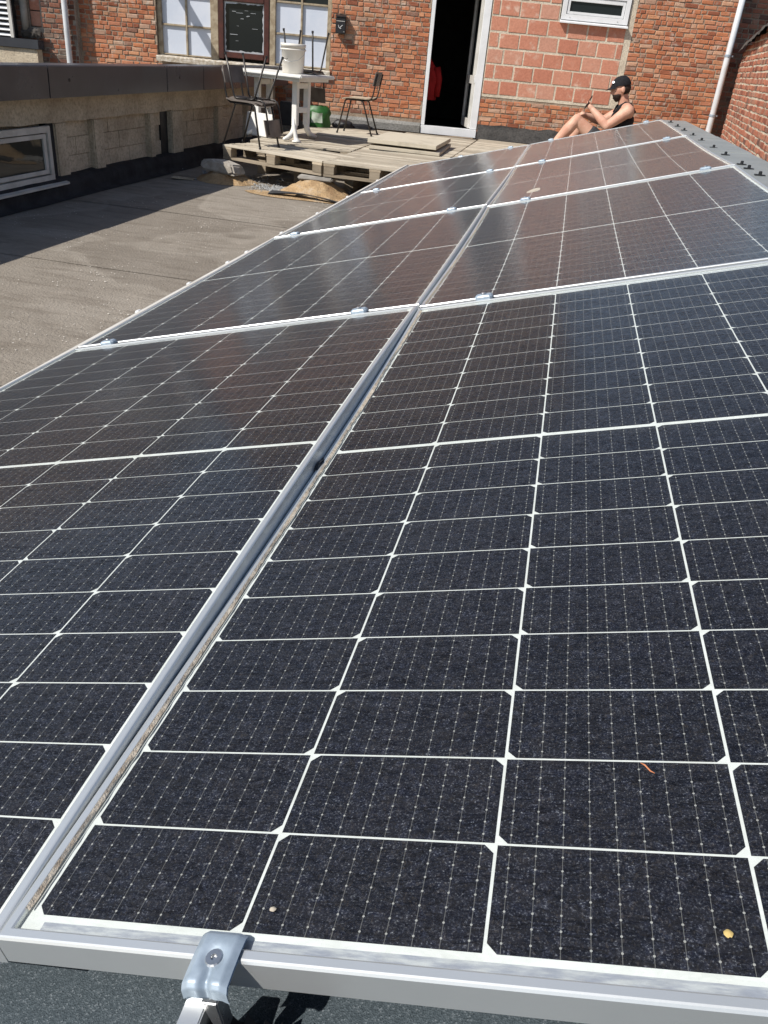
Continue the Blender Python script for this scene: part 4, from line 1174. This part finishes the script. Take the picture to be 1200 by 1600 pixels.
# red jacket inside the doorway
jk = thing('hanging_jacket', 'dark red jacket with a white patch hanging inside the doorway', 'jacket', wl(-.42, .75, .78), (0, 0, WA))
def jf(u, v):
    a = u * 2 * math.pi; w = .20 * (1 - .62 * max(0, v - .72) / .28) * (1 + .05 * math.sin(a * 3 + v * 5))
    return (w * math.cos(a), .09 * math.sin(a) * (1 - .4 * v) + .01 * math.sin(v * 11 + a * 2), v * .56)
MB().grid(36, 16, jf).build('body', M['red_cloth'], jk, smooth=True)
MB().tube([(.17, 0, .45), (.22, -.01, .30), (.215, -.02, .05)], [.06, .055, .045], 12).build('sleeve', M['red_cloth'], jk, smooth=True)
MB().box(-.02, .06, -.100, -.096, .37, .46).build('patch', M['pvc'], jk)

# ------------------------------------------------------------------ seated man
def capsule(p0, r0, p1, r1, n=8, seg=16):
    """closed tapered limb with rounded ends"""
    p0, p1 = Vector(p0), Vector(p1); d = p1 - p0; L = max(d.length, 1e-6); t = d / L
    pts, rs = [], []
    for k in range(4):
        a = math.pi / 2 * k / 4; pts.append(p0 - t * r0 * math.cos(a)); rs.append(max(r0 * math.sin(a), .001))
    for k in range(n + 1):
        f = k / n; pts.append(p0 + d * f); rs.append(r0 + (r1 - r0) * f)
    for k in range(3, -1, -1):
        a = math.pi / 2 * k / 4; pts.append(p1 + t * r1 * math.cos(a)); rs.append(max(r1 * math.sin(a), .001))
    return MB().tube(pts, rs, seg)
def loft(rings, seg=24):
    """closed torso through rings (centre, half depth, half width)"""
    m = MB(); n = len(rings)
    for (c, rx, ry) in rings:
        for k in range(seg):
            a = 2 * math.pi * k / seg
            m.v.append((c[0] + rx * math.cos(a), c[1] + ry * math.sin(a), c[2] + .18 * rx * -math.cos(a)))
    for i in range(n - 1):
        for k in range(seg):
            k2 = (k + 1) % seg; m.f.append((i * seg + k, i * seg + k2, (i + 1) * seg + k2, (i + 1) * seg + k))
    m.f.append(tuple(range(seg))[::-1]); m.f.append(tuple((n - 1) * seg + k for k in range(seg)))
    return m
def fuse(name, parts, voxel, mat, smooth=4):
    bm = bmesh.new()
    for m in parts:
        me = m.mesh('tmp'); bm.from_mesh(me); bpy.data.meshes.remove(me)
    bmesh.ops.remove_doubles(bm, verts=bm.verts, dist=1e-5)
    bmesh.ops.recalc_face_normals(bm, faces=bm.faces)
    raw = bpy.data.meshes.new('raw'); bm.to_mesh(raw); bm.free()
    ro = bpy.data.objects.new('raw', raw); COL.objects.link(ro)
    rmod = ro.modifiers.new('r', 'REMESH'); rmod.mode = 'VOXEL'; rmod.voxel_size = voxel; rmod.use_smooth_shade = True
    smd = ro.modifiers.new('s', 'SMOOTH'); smd.factor = .5; smd.iterations = smooth
    bpy.context.view_layer.update()
    fm = bpy.data.meshes.new_from_object(ro.evaluated_get(bpy.context.evaluated_depsgraph_get()))
    bpy.data.objects.remove(ro); bpy.data.meshes.remove(raw)
    fm.name = name; fm.materials.clear(); fm.materials.append(mat)
    return fm
# local frame: -x forward (towards the doorway side), -y the man's left, z up; origin on the stacked pallet
MO = Vector((.72, 10.0, .504))
PT = {'lsh': (.140, -.175, .535), 'lel': (-.060, -.225, .372), 'lwr': (-.235, -.150, .515), 'lha': (-.268, -.135, .545),
      'rsh': (.140, .175, .535), 'rel': (-.085, .205, .395), 'rwr': (-.285, .060, .445), 'rha': (-.325, .020, .452),
      'lhip': (.0, -.095, .115), 'lkn': (-.385, -.140, .405), 'lan': (-.625, -.130, .085), 'lto': (-.775, -.140, .026),
      'rhip': (.0, .095, .115), 'rkn': (-.325, .165, .345), 'ran': (-.400, .160, .075), 'rto': (-.545, .170, .024)}
def mixp(a, b, f): return tuple(Vector(PT[a]).lerp(Vector(PT[b]), f))
TOR = [((.03, 0, .03), .09, .13), ((.02, 0, .09), .125, .165), ((.045, 0, .18), .118, .160), ((.075, 0, .27), .108, .150), ((.105, 0, .37), .118, .168), ((.125, 0, .46), .115, .180), ((.130, 0, .53), .095, .175), ((.128, 0, .575), .065, .125), ((.118, 0, .60), .05, .075)]
limbs = [loft(TOR), capsule((.118, 0, .57), .062, (.075, 0, .68), .054)]
for q in 'lr':
    s_ = -1 if q == 'l' else 1
    el, sh = PT[q + 'el'], PT[q + 'sh']
    limbs += [capsule((.128, s_ * .10, .555), .064, sh, .072), capsule(sh, .068, mixp(q + 'sh', q + 'el', .45), .058), capsule(mixp(q + 'sh', q + 'el', .45), .058, el, .044),
              capsule(el, .045, mixp(q + 'el', q + 'wr', .3), .048), capsule(mixp(q + 'el', q + 'wr', .3), .048, PT[q + 'wr'], .030), capsule(PT[q + 'wr'], .026, PT[q + 'ha'], .033),
              capsule(PT[q + 'hip'], .098, mixp(q + 'hip', q + 'kn', .5), .080), capsule(mixp(q + 'hip', q + 'kn', .5), .080, PT[q + 'kn'], .054),
              capsule(PT[q + 'kn'], .058, mixp(q + 'kn', q + 'an', .32), .064), capsule(mixp(q + 'kn', q + 'an', .32), .064, PT[q + 'an'], .038),
              capsule(Vector(PT[q + 'an']) + Vector((.02, 0, -.045)), .034, PT[q + 'to'], .024)]

HC = Vector((.045, 0, .735))                              # head centre
HR = Matrix.Rotation(R(-14), 3, 'Y')                      # looking down at the phone
def head_pt(a, b, grow=0.0):
    """a: azimuth (0 = face, -x), b: elevation; returns local point on the head"""
    d = Vector((-math.cos(a) * math.cos(b), math.sin(a) * math.cos(b), math.sin(b)))
    p = Vector((d.x * .098, d.y * .076, d.z * .120))
    front = max(0, -d.x)
    if d.z < 0:                                            # jaw narrows, chin forward
        k = -d.z
        p.x = p.x * (1 - .28 * k) - .018 * k * front - .012 * k
        p.y *= 1 - .30 * k
    g = lambda aa, bb, w: math.exp(-((a - aa) ** 2 + (b - bb) ** 2) / w)
    an = (a + math.pi) % (2 * math.pi) - math.pi
    h = lambda aa, bb, wa, wb: math.exp(-((an - aa) / wa) ** 2 - ((b - bb) / wb) ** 2)
    p.x -= .026 * h(0, -.16, .16, .13) + .012 * h(0, .05, .13, .20) + .008 * h(0, .32, .7, .12) + .007 * h(0, -.62, .28, .08) + .012 * h(0, -1.0, .5, .2)
    p.x += .012 * (h(.38, .07, .16, .11) + h(-.38, .07, .16, .11))
    p += d * grow
    return HC + HR @ p
hm = MB().grid(40, 28, lambda u, v: head_pt((u - .5) * 2 * math.pi, (v - .5) * math.pi * .998))
def ear(sgn):
    m = MB()
    c = HC + HR @ Vector((.012, sgn * .078, -.002))
    def fn(u, v):
        a = u * 2 * math.pi; b = v * math.pi
        return c + HR @ Vector((.020 * math.sin(b) * math.cos(a), sgn * .010 * math.cos(b) + sgn * .006, .033 * math.sin(b) * math.sin(a)))
    return m.grid(16, 8, fn)

limbs += [hm, ear(1), ear(-1)]
# fingers
def finger(pts, r):
    limbs.append(MB().tube(pts, [r * 1.05, r, r * .95, r * .8], 8))
lh = Vector((-.268, -.135, .545))
for k, (dz, L) in enumerate(((.030, .030), (.012, .034), (-.006, .032), (-.022, .026))):
    b = lh + Vector((-.006, .010, dz * .8))
    finger([b, b + Vector((-.020, .020, .010)), b + Vector((-.032, .004, .016)), b + Vector((-.026, -.016, .018))], .0085)
finger([lh + Vector((.012, -.012, .016)), lh + Vector((-.002, -.026, .034)), lh + Vector((-.016, -.028, .048)), lh + Vector((-.026, -.026, .058))], .0092)
rh = Vector((-.325, .02, .452))
for k, dy in enumerate((.027, .009, -.009, -.025)):
    b = rh + Vector((-.008, dy, 0))
    L = (.030, .036, .034, .026)[k]
    finger([b, b + Vector((-L, -.004, .002)), b + Vector((-L * 1.8, -.006, -.012)), b + Vector((-L * 2.1, -.006, -.028))], .0085)
finger([rh + Vector((.02, -.02, .004)), rh + Vector((-.002, -.045, .004)), rh + Vector((-.026, -.056, -.004)), rh + Vector((-.042, -.058, -.012))], .0092)
fm = fuse('body', limbs, .0062, M['skin'], 3)
man = thing('person', 'bearded man in black cap and tank top sitting with a phone beyond the panels', 'person', MO, (0, 0, R(4)))
link('body', fm, man)

# clothes
top_rings = [(c, rx + .012, ry + .012) for (c, rx, ry) in TOR[1:6]] + [((.128, 0, .50), .115, .150)]
link('tank_top', fuse('tank_top', [loft(top_rings)], .008, M['cloth_black'], 3), man)
for sgn in (-1, 1):
    MB().tube([(.03, sgn * .085, .50), (.055, sgn * .088, .565), (.11, sgn * .09, .605), (.17, sgn * .088, .59), (.225, sgn * .08, .52)], .024, 8).build('strap', M['cloth_black'], man, smooth=True)
sh_p = [loft([((.03, 0, .02), .10, .15), ((.02, 0, .09), .142, .182), ((.045, 0, .19), .134, .176)])]
for q in 'lr':
    sh_p += [capsule(PT[q + 'hip'], .112, mixp(q + 'hip', q + 'kn', .28), .104), capsule(mixp(q + 'hip', q + 'kn', .28), .104, mixp(q + 'hip', q + 'kn', .52), .094)]
link('shorts', fuse('shorts', sh_p, .008, M['cloth_grey'], 3), man)
# beard, hair, cap
def shell(a0, a1, b0, b1, grow, wob=.0, nu=28, nv=12):
    def fn(u, v):
        e = min(u, 1 - u, v, 1 - v) * 8
        return head_pt(a0 + u * (a1 - a0), b0 + v * (b1 - b0), grow * min(1, e) - .001 + wob * noise.noise((u * 9, v * 9, 1)))
    return MB().grid(nu, nv, fn)
shell(-1.55, 1.55, -1.25, -.30, .008, .003).build('beard', M['hair'], man, smooth=True)
shell(1.75, 2 * math.pi - 1.75, -.45, .6, .007, .002).build('hair', M['hair'], man, smooth=True)
for sgn in (-1, 1):
    MB().lathe([(.001, -.006), (.008, 0), (.001, .006)], 10, Matrix.Translation(head_pt(sgn * .38, .07, -.002))).build('eye', M['eye'], man, smooth=True)
def capf(u, v):
    a = (u - .5) * 2 * math.pi; b = .30 + v * (math.pi / 2 - .30)
    p = head_pt(a, b, .014 + .010 * math.sin(v * math.pi) * (1 if abs(a) > 1.2 else .6))
    return p
cap = MB().grid(40, 12, capf).build('cap', M['cloth_black'], man, smooth=True)
def visor(u, v):
    a = (u - .5) * 2.1; p = head_pt(a, .30, .012)
    f = HR @ Vector((-1, 0, -.30))
    return p + f * v * .058 * math.cos((u - .5) * 2.6) + Vector((0, 0, -.010 * (abs(u - .5) * 2) ** 2 * v))
vm = MB().grid(20, 6, visor); n0 = len(vm.v); ff = list(vm.f)
vm.v += [(x, y, z - .005) for (x, y, z) in vm.v]; vm.f += [tuple(n0 + i for i in q[::-1]) for q in ff]
vm.build('visor', M['cloth_black'], cap, smooth=True)
lg = MB()
e0 = head_pt(-.55, .62, .030)
lg.lathe([(.001, 0), (.014, .001), (.014, .003), (.001, .004)], 12, Matrix.Translation(e0) @ Matrix.Rotation(R(62), 4, 'X') @ Matrix.Rotation(R(-25), 4, 'Y'))
lg.build('badge', M['pane_white'], cap)
ph = thing('smartphone', 'black smartphone held up in the seated man\'s hand', 'phone', MO + Vector((-.292, -.146, .575)), (R(8), R(24), R(4)))
MB().box(-.004, .004, -.036, .036, -.06, .085).build('case', M['black_plastic'], ph, bevel=.003)
MB().box(.0041, .0048, -.032, .032, -.053, .078).build('screen', M['dark_pane'], ph)
